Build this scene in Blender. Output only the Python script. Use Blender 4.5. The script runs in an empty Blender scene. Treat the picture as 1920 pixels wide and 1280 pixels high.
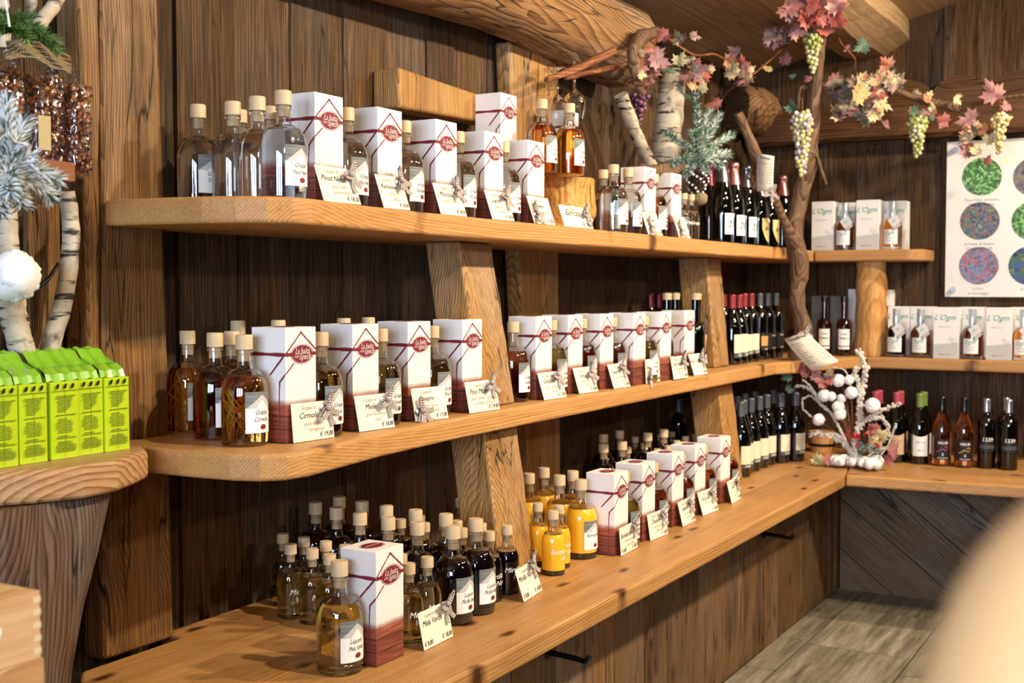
import bpy, math, random
from math import sin, cos, pi, radians as R
from mathutils import Vector, Matrix, noise as mnoise
random.seed(7)
sc = bpy.context.scene
COL = sc.collection

# ------------------------------------------------------------------ camera
FPX = 2250.0
CAMZ = 1.45
PITCH = math.atan(99.0 / FPX)
YAW = math.atan(1294.0 / math.hypot(FPX, 99.0))
cam_d = bpy.data.cameras.new('camera')
cam = bpy.data.objects.new('camera', cam_d)
COL.objects.link(cam)
cam.location = (0, 0, CAMZ)
cam.rotation_euler = (pi / 2 - PITCH, 0, YAW - pi / 2)
cam_d.sensor_width = 36
cam_d.lens = FPX / 1920 * 36
cam_d.clip_start = 0.02
cam_d.dof.use_dof = True
cam_d.dof.focus_distance = 2.95
cam_d.dof.aperture_fstop = 5.0
sc.camera = cam

# ------------------------------------------------------------------ look
sc.view_settings.view_transform = 'Standard'
sc.view_settings.look = 'None'
sc.view_settings.gamma = 1
sc.view_settings.use_curve_mapping = False
sc.view_settings.exposure = 0.0
w = bpy.data.worlds.new('world'); sc.world = w; w.use_nodes = True
w.node_tree.nodes['Background'].inputs[0].default_value = (.75, .85, 1, 1)
w.node_tree.nodes['Background'].inputs[1].default_value = .012

def area(loc, target, sx, sy, power, col, name):
    d = bpy.data.lights.new(name, 'AREA'); d.shape = 'RECTANGLE'; d.size = sx; d.size_y = sy
    d.energy = power; d.color = col
    o = bpy.data.objects.new(name, d); COL.objects.link(o); o.location = loc
    o.rotation_euler = (Vector(target) - Vector(loc)).to_track_quat('-Z', 'Y').to_euler()
    return o
def spot(loc, target, power, col, name, ang=100, rad=.045, blend=.6):
    d = bpy.data.lights.new(name, 'SPOT'); d.energy = power; d.color = col
    d.spot_size = R(ang); d.spot_blend = blend; d.shadow_soft_size = rad
    o = bpy.data.objects.new(name, d); COL.objects.link(o); o.location = loc
    o.rotation_euler = (Vector(target) - Vector(loc)).to_track_quat('-Z', 'Y').to_euler()
    return o
DAY = (.62, .78, 1.0)
WARM = (1.0, .83, .59)
# daylight through the three tall windows of the end wall behind the camera
for k, yy in enumerate((-1.0, 0.0, 1.0)):
    area((-3.06, yy, 1.75), (0, yy, 1.75), .74, 1.5, 105, DAY, 'window_daylight')
# ceiling lamps of the shop, then two unseen fill lamps
for (x, y, z, tx, ty, tz, p) in ((2.2, -.55, 3.0, 2.2, 2.0, 1.2, 265), (3.7, -.6, 3.0, 3.6, 2.0, 1.2, 265),
                              (5.1, -.5, 3.0, 4.9, 2.0, 1.1, 235), (4.1, -.8, 2.7, 6.1, 1.0, 1.3, 140), (3.0, -1.7, 2.35, 2.9, 2.0, 1.3, 80),
                              (2.6, -.3, 2.2, 4.6, 1.5, 2.7, 9), (-.7, -.9, 2.3, .3, -.1, 1.2, 55)):  # fills added to brighten the ceiling boards and the near post end
    spot((x, y, z), (tx, ty, tz), p, WARM, 'ceiling_and_fill_lamp')

# ------------------------------------------------------------------ pixel -> point on a known plane
_fw = Vector((cos(YAW) * cos(PITCH), sin(YAW) * cos(PITCH), -sin(PITCH)))
_rt = Vector((sin(YAW), -cos(YAW), 0)); _up = _rt.cross(_fw); _C = Vector((0, 0, CAMZ))
def _ray(u, v): return _fw + _rt * ((u - 960) / FPX) + _up * ((640 - v) / FPX)
def az(u, v, z): r = _ray(u, v); return _C + r * ((z - CAMZ) / r.z)
def ay(u, v, y): r = _ray(u, v); return _C + r * (y / r.y)
def ax(u, v, x): r = _ray(u, v); return _C + r * (x / r.x)

# ------------------------------------------------------------------ materials
def lin(c):
    if isinstance(c, str):
        c = c.lstrip('#'); c = [int(c[i:i + 2], 16) / 255 for i in (0, 2, 4)]
        c = [x / 12.92 if x <= .04045 else ((x + .055) / 1.055) ** 2.4 for x in c]
    return (c[0], c[1], c[2], 1)
class NT:
    def __init__(s, name):
        s.m = bpy.data.materials.new(name); s.m.use_nodes = True; s.t = s.m.node_tree
        s.b = s.t.nodes['Principled BSDF']
    def n(s, typ, ins=None, **kw):
        nd = s.t.nodes.new('ShaderNode' + typ)
        for k, v in kw.items(): setattr(nd, k, v)
        for k, v in (ins or {}).items():
            i = nd.inputs[k]
            if isinstance(v, bpy.types.NodeSocket): s.t.links.new(v, i)
            else: i.default_value = v
        return nd
    def lk(s, a, b): s.t.links.new(a, b)
    def math(s, op, a, b=0.0, clamp=False):
        nd = s.n('Math', {0: a, 1: b}, operation=op, use_clamp=clamp); return nd.outputs[0]
    def mix(s, f, a, b):
        nd = s.n('Mix', data_type='RGBA')
        for i, v in ((0, f), (6, a), (7, b)):
            if isinstance(v, bpy.types.NodeSocket): s.lk(v, nd.inputs[i])
            else: nd.inputs[i].default_value = v
        return nd.outputs[2]
    def ramp(s, f, stops):
        nd = s.n('ValToRGB', {0: f}); e = nd.color_ramp.elements
        e[0].position = stops[0][0]; e[0].color = lin(stops[0][1]); e[1].position = stops[-1][0]; e[1].color = lin(stops[-1][1])
        for p, c in stops[1:-1]: x = e.new(p); x.color = lin(c)
        return nd.outputs[0]
    def bump(s, h, st=.3, d=.01):
        nd = s.n('Bump', {'Height': h, 'Strength': st, 'Distance': d}); s.lk(nd.outputs[0], s.b.inputs['Normal'])
MATS = {}
def plain(name, col, rough=.5, metal=0, coat=0, alpha=1, trans=0, ior=1.45, sheen=0):
    if name in MATS: return MATS[name]
    t = NT(name); b = t.b
    b.inputs['Base Color'].default_value = lin(col); b.inputs['Roughness'].default_value = rough
    b.inputs['Metallic'].default_value = metal; b.inputs['Coat Weight'].default_value = coat
    b.inputs['Coat Roughness'].default_value = .03
    b.inputs['Alpha'].default_value = alpha; b.inputs['Transmission Weight'].default_value = trans
    b.inputs['IOR'].default_value = ior
    MATS[name] = t.m; return t.m
def wood(name, stops, axis='Z', s=1.0, rings=7, wr=.45, rough=.65, bump=.35, stain=.5, along=.09, fib=70,
         ang=None, seam=None, vary=.35, stain_scale=1.6, knots=0.0, lines=120, crack=0.0, grey=0.0, seamline=True):
    t = NT(name)
    co = t.n('TexCoord').outputs['Object']
    if ang is not None:
        co = t.n('VectorRotate', {'Vector': co, 'Angle': ang[1]}, rotation_type=ang[0]).outputs[0]
    geo = t.n('NewGeometry')
    rnd = geo.outputs['Random Per Island']
    base = co
    seamf = None
    if seam:
        sep = t.n('SeparateXYZ', {0: co}); c = sep.outputs['XYZ'.index(seam[0])]
        q = t.math('DIVIDE', c, seam[1]); fl = t.math('FLOOR', q); fr = t.math('FRACT', q)
        rnd = t.n('TexWhiteNoise', {'W': fl}, noise_dimensions='1D').outputs[0]
        e = t.math('MINIMUM', fr, t.math('SUBTRACT', 1.0, fr))
        if seamline: seamf = t.math('MULTIPLY', t.math('SUBTRACT', e, .004), 60.0, True)
    off = t.n('VectorMath', {0: (17.3, 11.9, 23.1)}, operation='SCALE'); t.lk(rnd, off.inputs['Scale'])
    co = t.n('VectorMath', {0: co, 1: off.outputs[0]}, operation='ADD').outputs[0]
    sc1 = [1, 1, 1]; sc1['XYZ'.index(axis)] = along
    m1 = t.n('Mapping', {'Vector': co, 'Scale': [x * s for x in sc1]}).outputs[0]
    n1 = t.n('TexNoise', {'Vector': m1, 'Scale': 2.2, 'Detail': 3.0, 'Roughness': .45, 'Distortion': .4}).outputs[0]
    sp = t.n('SeparateXYZ', {0: co}); cr = [sp.outputs[i] for i in range(3) if 'XYZ'[i] != axis]
    u = t.math('ADD', t.math('MULTIPLY', cr[0], lines), t.math('MULTIPLY', cr[1], lines * .83))
    rg = t.math('FRACT', t.math('ADD', u, t.math('MULTIPLY', n1, rings)))
    # bright early wood slowly darkening to a thin late-wood line
    rg = t.math('SUBTRACT', 1.0, t.math('POWER', rg, 2.2))
    edge = t.math('MULTIPLY', t.math('SUBTRACT', 1.0, rg), 1.0)
    rg = t.math('SUBTRACT', 1.0, edge)
    sc2 = [fib, fib, fib]; sc2['XYZ'.index(axis)] = fib * .025
    m2 = t.n('Mapping', {'Vector': co, 'Scale': [x * s for x in sc2]}).outputs[0]
    fb = t.n('TexNoise', {'Vector': m2, 'Scale': 1.0, 'Detail': 4.0, 'Roughness': .65, 'Distortion': .2}).outputs[0]
    v = t.math('ADD', t.math('MULTIPLY', rg, wr), t.math('MULTIPLY', fb, 1 - wr))
    col = t.ramp(v, stops)
    st = t.n('TexNoise', {'Vector': t.n('Mapping', {'Vector': co, 'Scale': [x * s for x in [1 if a != axis else .35 for a in 'XYZ']]}).outputs[0],
                          'Scale': stain_scale * 4, 'Detail': 5.0, 'Roughness': .6}).outputs[0]
    stf = t.math('MULTIPLY', t.math('SUBTRACT', st, .5), 5.0, True)
    dark = t.mix(.62, col, lin(stops[0][1]))
    col = t.mix(t.math('MULTIPLY', stf, stain), col, dark)
    if knots:
        nv = t.n('VectorMath', {0: t.n('TexNoise', {'Vector': base, 'Scale': 14.0}).outputs['Color'], 1: (.03, .03, .03)}, operation='MULTIPLY').outputs[0]
        kb = t.n('VectorMath', {0: base, 1: nv}, operation='ADD').outputs[0]
        ks = t.n('SeparateXYZ', {0: kb}).outputs
        if axis == 'Z': ka, kc_ = t.math('ADD', ks[0], ks[1]), t.math('MULTIPLY', ks[2], .42)
        elif axis == 'X': ka, kc_ = t.math('MULTIPLY', ks[0], .42), t.math('ADD', ks[1], t.math('MULTIPLY', ks[2], .1))
        else: ka, kc_ = t.math('ADD', ks[0], t.math('MULTIPLY', ks[2], .1)), t.math('MULTIPLY', ks[1], .42)
        vo = t.n('TexVoronoi', {'Vector': t.n('CombineXYZ', {0: ka, 1: kc_, 2: 0.0}).outputs[0], 'Scale': 6.5}, voronoi_dimensions='2D')
        on = t.math('GREATER_THAN', t.n('SeparateColor', {0: vo.outputs['Color']}).outputs[0], .22)
        kf = t.math('MULTIPLY', t.math('SUBTRACT', 1.0, t.math('MULTIPLY', vo.outputs['Distance'], 8.5), True), on)
        kf = t.math('MULTIPLY', kf, 1.5, True)
        col = t.mix(t.math('MULTIPLY', kf, knots), col, lin('#4a2408'))
    if grey:
        gm = t.n('TexNoise', {'Vector': t.n('Mapping', {'Vector': co, 'Scale': [x * s for x in [2.2 if a != axis else .7 for a in 'XYZ']]}).outputs[0], 'Scale': 2.0, 'Detail': 4.0, 'Roughness': .6}).outputs[0]
        bw = t.n('HueSaturation', {'Color': col, 'Saturation': .35, 'Value': 1.12}).outputs[0]
        col = t.mix(t.math('MULTIPLY', t.math('MULTIPLY', t.math('SUBTRACT', gm, .45), 5.0, True), grey), col, bw)
    ck = None
    if crack:
        mc = t.n('Mapping', {'Vector': co, 'Scale': [x * s for x in [7 if a != axis else .55 for a in 'XYZ']]}).outputs[0]
        cn = t.n('TexNoise', {'Vector': mc, 'Scale': 1.6, 'Detail': 3.0, 'Roughness': .5, 'Distortion': .3}).outputs[0]
        ck = t.math('SUBTRACT', 1.0, t.math('MULTIPLY', t.math('ABSOLUTE', t.math('SUBTRACT', cn, .5)), 85.0), True)
        ck = t.math('MULTIPLY', ck, t.math('MULTIPLY', t.math('SUBTRACT', st, .42), 8.0, True))
        col = t.mix(t.math('MULTIPLY', ck, crack), col, lin('#0d0704'))
    val = t.math('ADD', t.math('MULTIPLY', rnd, vary), 1 - vary / 2)
    hs = t.n('HueSaturation', {'Color': col, 'Value': val})
    col = hs.outputs[0]
    h = v if ck is None else t.math('SUBTRACT', v, t.math('MULTIPLY', ck, .8))
    if seamf is not None:
        col = t.mix(seamf, lin('0a0603'), col)
        h = t.math('MULTIPLY', v, seamf)
    t.lk(col, t.b.inputs['Base Color']); t.b.inputs['Roughness'].default_value = rough
    t.b.inputs['Specular IOR Level'].default_value = .35
    t.bump(h, bump, .006)
    MATS[name] = t.m; return t.m

OLD = [(.25, '#0e0804'), (.45, '#33210e'), (.6, '#583d1f'), (.8, '#866337')]
M_WALL = wood('weathered_wall_boards', OLD, 'Z', 1.0, rings=16, lines=210, wr=.17, crack=.9, grey=.45, rough=.75, bump=.6, stain=.8, vary=.8, along=.16, fib=200, stain_scale=1.1, knots=.6)
M_POST = wood('hewn_post_wood', [(.15, '#221306'), (.42, '#694521'), (.62, '#956b38'), (.9, '#bd9258')], 'Z', 1.0, rings=70, lines=110, wr=.24, bump=.55, stain=.95, along=.28, stain_scale=2.2, fib=190, crack=1, grey=.3)
M_STRUT = wood('strut_wood', [(.12, '#3e240d'), (.42, '#8a5f2e'), (.62, '#b28448'), (.9, '#d1a668')], 'Z', 1.0, rings=60, lines=130, wr=.28, crack=1, grey=.3, bump=.7, stain=.7, vary=.15, along=.25, stain_scale=2, fib=170)
M_LARCH = wood('larch_shelf_wood', [(.1, '#744519'), (.42, '#b07a40'), (.65, '#c6945b'), (.9, '#d6ac75')], 'X', 1.0, rings=18, lines=150, wr=.36, rough=.5, bump=.15, stain=.3, along=.14, vary=.1, knots=.9, stain_scale=.9, fib=170)
M_LARCHY = wood('larch_shelf_wood_across', [(.1, '#744519'), (.42, '#a9733c'), (.65, '#bf8e56'), (.9, '#cfa56f')], 'Y', 1.0, rings=18, lines=150, wr=.36, rough=.5, bump=.15, stain=.3, along=.14, vary=.1, knots=.9, stain_scale=.9, fib=170)
M_BEAM = wood('log_beam_wood', [(.1, '#341d0d'), (.42, '#6e4b2b'), (.62, '#936b43'), (.9, '#b38b5d')], 'X', 1.0, rings=34, lines=50, wr=.42, crack=.9, grey=.3, bump=.8, stain=.6, vary=.1, along=.3, fib=150)
M_BEAMY = wood('wall_beam_wood', [(.1, '#201006'), (.42, '#472b16'), (.62, '#654325'), (.9, '#835c39')], 'Y', 1.0, rings=24, lines=110, wr=.3, crack=.8, bump=.6, stain=.6, vary=.1, along=.2, fib=150)
M_CEIL = wood('ceiling_boards', [(.1, '#5f452d'), (.42, '#917352'), (.62, '#a88a66'), (.9, '#b99d79')], 'X', 1.0, rings=10, lines=30, wr=.15, rough=.7, bump=.2, stain=.5, vary=.12, along=.15, stain_scale=.9, fib=150)
M_DIAG = wood('diagonal_panel_boards', [(.12, '#1c130c'), (.42, '#57422f'), (.62, '#7a6148'), (.88, '#9e8565')], 'Y', 1.0, rings=40, lines=120, wr=.36, crack=.9, grey=.5, rough=.75, bump=.6, stain=.5, ang=('X_AXIS', R(-38)), seam=('Z', .19), vary=.3, along=.2, fib=170)
M_PANEL = wood('counter_panel_boards', [(.18, '#1c1008'), (.45, '#56391f'), (.62, '#7d5a34'), (.9, '#a37e51')], 'Z', 1.0, rings=26, lines=150, wr=.3, crack=.9, grey=.35, rough=.7, bump=.5, stain=1.0, vary=.6, knots=.8, along=.2, stain_scale=1.8, fib=180)
M_CRATE = wood('crate_wood', [(.1, '#a8703e'), (.42, '#cf9c6a'), (.65, '#e0b486'), (.9, '#ebc79c')], 'X', 1.0, rings=9, lines=12, wr=.3, rough=.5, bump=.05, stain=.2, vary=.1, along=.3, fib=110)
M_CTR = wood('glued_larch_counter', [(.1, '#6a3d18'), (.42, '#a8733c'), (.65, '#c08f57'), (.9, '#d2a970')], 'X', 1.0, rings=26, lines=130, wr=.36, rough=.45, bump=.15, stain=.55, along=.12, vary=.28, knots=1.0, stain_scale=1.2, fib=170, seam=('Y', .118), seamline=False)
M_CTRY = wood('glued_larch_counter_across', [(.1, '#6a3d18'), (.42, '#a8733c'), (.65, '#c08f57'), (.9, '#d2a970')], 'Y', 1.0, rings=26, lines=130, wr=.36, rough=.45, bump=.15, stain=.5, along=.12, vary=.25, knots=1.0, stain_scale=1.2, fib=170, seam=('X', .118), seamline=False)
M_SLAB = wood('waxed_slab_wood', [(.1, '#6b4322'), (.42, '#9a6c41'), (.65, '#b88d62'), (.9, '#cba77e')], 'X', 1.0, rings=24, lines=45, wr=.5, rough=.42, bump=.12, stain=.3, vary=.1, along=.4, fib=140)
M_STUMP = wood('stump_wood', [(.1, '#5a3312'), (.38, '#a9712c'), (.6, '#d4a059'), (.9, '#e8c78c')], 'Z', 1.0, rings=20, lines=60, wr=.2, crack=1, bump=1.0, stain=.65, vary=.1, fib=110, along=.4, stain_scale=3)
M_TRUNK = wood('leaning_trunk_wood', [(.12, '#1c0f08'), (.4, '#452a18'), (.6, '#664834'), (.9, '#8a7263')], 'Z', 1.0, rings=40, lines=60, wr=.32, crack=1, grey=.9, bump=.9, stain=.6, vary=.1, along=.35, fib=90, stain_scale=2)
M_VINE = wood('vine_bark', [(.15, '#20140c'), (.42, '#553c28'), (.62, '#755640'), (.9, '#977a5f')], 'Z', 1.0, rings=14, lines=60, wr=.35, bump=1.2, stain=.4, vary=.1, along=.5, fib=160, stain_scale=4)
M_LOGB = wood('peeled_log_wood', [(.1, '#7d4a1c'), (.42, '#bc8243'), (.62, '#d09a5c'), (.9, '#e2b980')], 'Z', 1.0, rings=10, lines=30, wr=.3, bump=.8, stain=.6, vary=.1, along=.5, fib=120, stain_scale=5)
M_TWIG = wood('cinnamon_twig_bark', [(.15, '#35190c'), (.45, '#7a4526'), (.9, '#a97048')], 'X', 1.0, rings=10, lines=60, wr=.4, bump=.8, stain=.3, vary=.1, fib=160)

def birch_mat():
    t = NT('birch_bark'); co = t.n('TexCoord').outputs['Object']
    m = t.n('Mapping', {'Vector': co, 'Scale': (9, 9, 55)}).outputs[0]
    a = t.n('TexNoise', {'Vector': m, 'Scale': 1.0, 'Detail': 3.0, 'Roughness': .6}).outputs[0]
    b = t.n('TexNoise', {'Vector': co, 'Scale': 9.0, 'Detail': 4.0, 'Roughness': .6}).outputs[0]
    c = t.ramp(b, [(.3, '#857764'), (.5, '#bdae98'), (.75, '#ddd2c0')])
    f = t.math('MULTIPLY', t.math('SUBTRACT', a, .545), 12.0, True)
    g = t.math('MULTIPLY', t.math('SUBTRACT', b, .58), 9.0, True)
    c = t.mix(t.math('MAXIMUM', f, g), c, lin('#2b2119'))
    t.lk(c, t.b.inputs['Base Color']); t.b.inputs['Roughness'].default_value = .7; t.bump(t.math('SUBTRACT', b, t.math('MULTIPLY', f, .5)), .5, .006)
    return t.m
M_BIRCH = birch_mat()
def island_mat(name, stops, rough=.6, noise=0, trans=0, coat=0):
    t = NT(name); r = t.n('NewGeometry').outputs['Random Per Island']
    f = r
    if noise:
        nz = t.n('TexNoise', {'Vector': t.n('TexCoord').outputs['Object'], 'Scale': noise, 'Detail': 2.0}).outputs[0]
        f = t.math('ADD', t.math('MULTIPLY', r, .8), t.math('MULTIPLY', t.math('SUBTRACT', nz, .4), .7), True)
    c = t.ramp(f, stops); t.lk(c, t.b.inputs['Base Color']); t.b.inputs['Roughness'].default_value = rough
    t.b.inputs['Coat Weight'].default_value = coat
    MATS[name] = t.m; return t.m
M_LEAF = island_mat('autumn_leaf', [(0, '#5a2024'), (.12, '#a04440'), (.24, '#c47a5c'), (.34, '#9a7074'), (.44, '#5f6e4c'), (.54, '#6a4450'), (.64, '#cdb58c'), (.76, '#b3ae80'), (.86, '#b5604c'), (.93, '#cf9a58'), (1, '#b98674')], .6, 22)
M_LEAFR = island_mat('rusty_leaf', [(0, '#6a2828'), (.4, '#a04e42'), (.7, '#8e6468'), (1, '#bf8060')], .6, 25)
M_LEAFG = island_mat('grey_green_leaf', [(0, '#2b4234'), (.5, '#4f6a58'), (1, '#75896f')], .6, 25)
M_LEAFY = island_mat('pale_yellow_leaf', [(0, '#97925a'), (.5, '#c9c096'), (1, '#c9954a')], .6, 25)
M_LEAFP = island_mat('dusty_pink_leaf', [(0, '#6a4450'), (.5, '#946c70'), (1, '#b58e88')], .6, 25)
M_PINE = island_mat('frosted_needles', [(0, '#234a30'), (.66, '#5d8466'), (.72, '#dce0e2'), (1, '#eceef0')], .7)
M_SNOWP = island_mat('snowy_needles', [(0, '#3d5348'), (.28, '#6d8378'), (.34, '#d8dadc'), (1, '#eeeeee')], .8)
M_PINEG = island_mat('green_needles', [(0, '#2b4a24'), (.6, '#5c7f3c'), (1, '#8ba85a')], .6)
M_SNOW = island_mat('white_cotton', [(0, '#dcdfe4'), (1, '#f6f4f1')], .9)
M_FROST = plain('frosted_branch', '#cfc6bd', .7)
M_GRW = island_mat('purple_grapes', [(0, '#4c2740'), (.5, '#70405c'), (1, '#94647c')], .3, coat=.4)
M_GRG = island_mat('green_grapes', [(0, '#97a24e'), (.5, '#c2c67c'), (1, '#e8dfc2')], .3, coat=.4)
M_GRM = island_mat('mixed_grapes', [(0, '#7a6480'), (.3, '#e6dcd6'), (.6, '#b7ad62'), (1, '#d6cf9c')], .3, coat=.4)
M_GRY = island_mat('golden_grapes', [(0, '#b4a05a'), (.5, '#dccb8e'), (1, '#f0e4bf')], .3, coat=.4)
M_BERRY = plain('red_berry', '#b3121c', .2, coat=.6)
M_CORK = plain('cork_wood', '#c9ae8a', .5)
M_PAPER = plain('cream_card', '#f0e6cf', .8)
M_INK = plain('black_ink', '#141210', .6)
M_INKG = plain('faded_ink', '#8f8574', .7)
M_RED = plain('dark_red_print', '#7d2230', .5)
M_WHITE = plain('white_print', '#f4f0ea', .6)
M_WPAPER = plain('white_paper', '#ece9e6', .6)
M_LGREY = plain('pale_grey_print', '#c4c1be', .6)
M_TEALINK = plain('teal_ink', '#3fa08c', .6)
M_GREYINK = plain('grey_ink', '#8d8a86', .6)
M_IRON = plain('black_iron', '#100e0d', .4, metal=.6)
M_STEEL = plain('steel', '#b9bcc0', .25, metal=1)
M_BLACKPL = plain('black_capsule', '#0c0c0e', .3, coat=.3)
M_GREYCAP = plain('grey_capsule', '#55585c', .4, metal=.3)
M_REDCAP = plain('red_capsule', '#8e2f35', .4, metal=.2)
M_PINKCAP = plain('pink_red_capsule', '#a84452', .45)
M_GREENCAP = plain('green_capsule', '#6c8440', .45)
M_SILVER = plain('silver_capsule', '#c9c9cc', .25, metal=.9)
M_PINKFOIL = plain('pink_foil', '#d78d86', .25, metal=.8)
M_ORFOIL = plain('orange_foil', '#e0793f', .3, metal=.7)
M_BURFOIL = plain('burgundy_foil', '#6b2a38', .3, metal=.6)
M_SILFOIL = plain('silver_black_foil', '#8e9098', .22, metal=.9)
M_DKGLASS = plain('dark_bottle_glass', '#050505', .03, coat=1)
M_DARKLIQ = plain('dark_berry_liqueur', '#0b0406', .04, coat=1)
M_YELLOW = plain('egg_liqueur_yellow', '#f8b724', .25, coat=1)
M_GLASS = plain('clear_glass', '#ffffff', 0, trans=1)
M_CLEAR = plain('clear_spirit', '#f2f6f8', 0, trans=1, ior=1.45, coat=1)
M_AMBER = plain('amber_spirit', '#f2b457', 0, trans=1, ior=1.45, coat=1)
M_DKAMBER = plain('dark_amber_spirit', '#bb6a28', 0, trans=1, ior=1.45, coat=1)
M_ORANGE = plain('copper_spirit', '#ea9838', 0, trans=1, ior=1.45, coat=1)
M_PALE = plain('pale_gold_spirit', '#e9e2a4', 0, trans=1, ior=1.45, coat=1)
M_OLIVE = plain('olive_spirit', '#b7a347', 0, trans=1, ior=1.45, coat=1)
M_ROSE = plain('rose_wine', '#e0915a', 0, trans=1, ior=1.45, coat=1)
M_RUBY = plain('ruby_spirit', '#a04428', 0, trans=1, ior=1.45, coat=1)
M_BURLAP = plain('burlap', '#a98e66', .9)

def film_mat():
    t = NT('crinkled_clear_film'); t.t.nodes.remove(t.b)
    bm = t.n('Bump', {'Height': t.n('TexNoise', {'Vector': t.n('Mapping', {'Vector': t.n('TexCoord').outputs['Object'], 'Scale': (45, 45, 16)}).outputs[0], 'Scale': 1.0, 'Detail': 2.0, 'Distortion': 1.0}).outputs[0], 'Strength': 1.0, 'Distance': .02})
    g = t.n('BsdfGlossy', {'Roughness': .08, 'Normal': bm.outputs[0]}); tr = t.n('BsdfTransparent')
    mx = t.n('MixShader', {0: .16, 1: tr.outputs[0], 2: g.outputs[0]})
    t.lk(mx.outputs[0], t.t.nodes['Material Output'].inputs[0])
    return t.m
M_FILM = film_mat()
def grey_label_mat():
    t = NT('grey_wood_print'); co = t.n('TexCoord').outputs['Object']
    a = t.n('TexNoise', {'Vector': t.n('Mapping', {'Vector': co, 'Scale': (20, 20, 500)}).outputs[0], 'Scale': 1.0, 'Detail': 3.0}).outputs[0]
    t.lk(t.ramp(a, [(.3, '#56595a'), (.7, '#8e908e')]), t.b.inputs['Base Color']); t.b.inputs['Roughness'].default_value = .6
    return t.m
M_GREYLAB = grey_label_mat()
def box_mat():
    t = NT('gift_box_print'); co = t.n('TexCoord').outputs['Object']
    sep = t.n('SeparateXYZ', {0: co}); z = sep.outputs[2]
    nz = t.n('TexNoise', {'Vector': co, 'Scale': 25.0, 'Detail': 2.0}).outputs[0]
    zz = t.math('ADD', z, t.math('MULTIPLY', t.math('SUBTRACT', nz, .5), .012))
    f = t.math('MULTIPLY', t.math('SUBTRACT', .094, zz), 70.0, True)
    fib = t.n('TexNoise', {'Vector': t.n('Mapping', {'Vector': co, 'Scale': (9, 9, 260)}).outputs[0], 'Scale': 1.0, 'Detail': 4.0, 'Roughness': .7}).outputs[0]
    c = t.ramp(fib, [(.25, '#4a1c16'), (.5, '#8a4636'), (.8, '#c58c72')])
    q = t.math('DIVIDE', z, .0285); fr = t.math('FRACT', q); rn = t.n('TexWhiteNoise', {'W': t.math('FLOOR', q)}, noise_dimensions='1D').outputs[0]
    c = t.mix(t.math('MULTIPLY', t.math('SUBTRACT', .5, t.math('MULTIPLY', z, 7.0)), 1.0, True), c, lin('#5c1f1c'))
    sm = t.math('LESS_THAN', fr, .05)
    c = t.mix(sm, c, lin('#1e0806'))
    c = t.n('HueSaturation', {'Color': c, 'Value': t.math('ADD', t.math('MULTIPLY', rn, .5), .75)}).outputs[0]
    t.lk(t.mix(f, lin('#efe9e6'), c), t.b.inputs['Base Color']); t.b.inputs['Roughness'].default_value = .42
    return t.m
M_BOX = box_mat()
def gingham(name, dark):
    t = NT(name); uv = t.n('TexCoord').outputs['UV']; sep = t.n('SeparateXYZ', {0: uv})
    a = t.math('LESS_THAN', t.math('FRACT', sep.outputs[0]), .5); b = t.math('LESS_THAN', t.math('FRACT', sep.outputs[1]), .5)
    v = t.math('MULTIPLY', t.math('ADD', a, b), .5)
    t.lk(t.ramp(v, [(0, '#efe8e0'), (.5, '#8b8078' if dark == 'b' else '#9a8480'), (1, '#15151c' if dark == 'b' else '#3c1a1e')]), t.b.inputs['Base Color'])
    t.b.inputs['Roughness'].default_value = .8
    return t.m
M_GINGB = gingham('black_gingham', 'b'); M_GINGR = gingham('brown_gingham', 'r')
def stone_mat():
    t = NT('stone_floor_tile'); co = t.n('TexCoord').outputs['Object']; r = t.n('NewGeometry').outputs['Random Per Island']
    off = t.n('VectorMath', {0: (7.3, 5.9, 3.1)}, operation='SCALE'); t.lk(r, off.inputs['Scale'])
    co = t.n('VectorMath', {0: co, 1: off.outputs[0]}, operation='ADD').outputs[0]
    a = t.n('TexNoise', {'Vector': t.n('Mapping', {'Vector': co, 'Scale': (1.6, 15, 3), 'Rotation': (0, 0, .22)}).outputs[0], 'Scale': 1.5, 'Detail': 9.0, 'Roughness': .72, 'Distortion': .35}).outputs[0]
    c = t.ramp(a, [(.28, '#4a4438'), (.48, '#7f7665'), (.6, '#989080'), (.78, '#beb7a5')])
    c = t.n('HueSaturation', {'Color': c, 'Value': t.math('ADD', t.math('MULTIPLY', r, .35), .8)}).outputs[0]
    t.lk(c, t.b.inputs['Base Color']); t.b.inputs['Roughness'].default_value = .42; t.bump(a, .35, .006)
    return t.m
M_STONE = stone_mat()
def photo_mat(name, scale, stops, dist=1.0):
    t = NT(name); co = t.n('TexCoord').outputs['Object']
    v = t.n('TexVoronoi', {'Vector': co, 'Scale': scale})
    n = t.n('TexNoise', {'Vector': co, 'Scale': scale * .6, 'Detail': 5.0, 'Distortion': dist}).outputs[0]
    r = t.n('SeparateColor', {0: v.outputs['Color']}).outputs[0]
    f = t.math('ADD', t.math('MULTIPLY', r, .5), t.math('MULTIPLY', n, .5))
    t.lk(t.ramp(f, stops), t.b.inputs['Base Color']); t.b.inputs['Roughness'].default_value = .5
    t.b.inputs['Coat Weight'].default_value = 1; t.b.inputs['Coat Roughness'].default_value = .02
    return t.m

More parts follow.
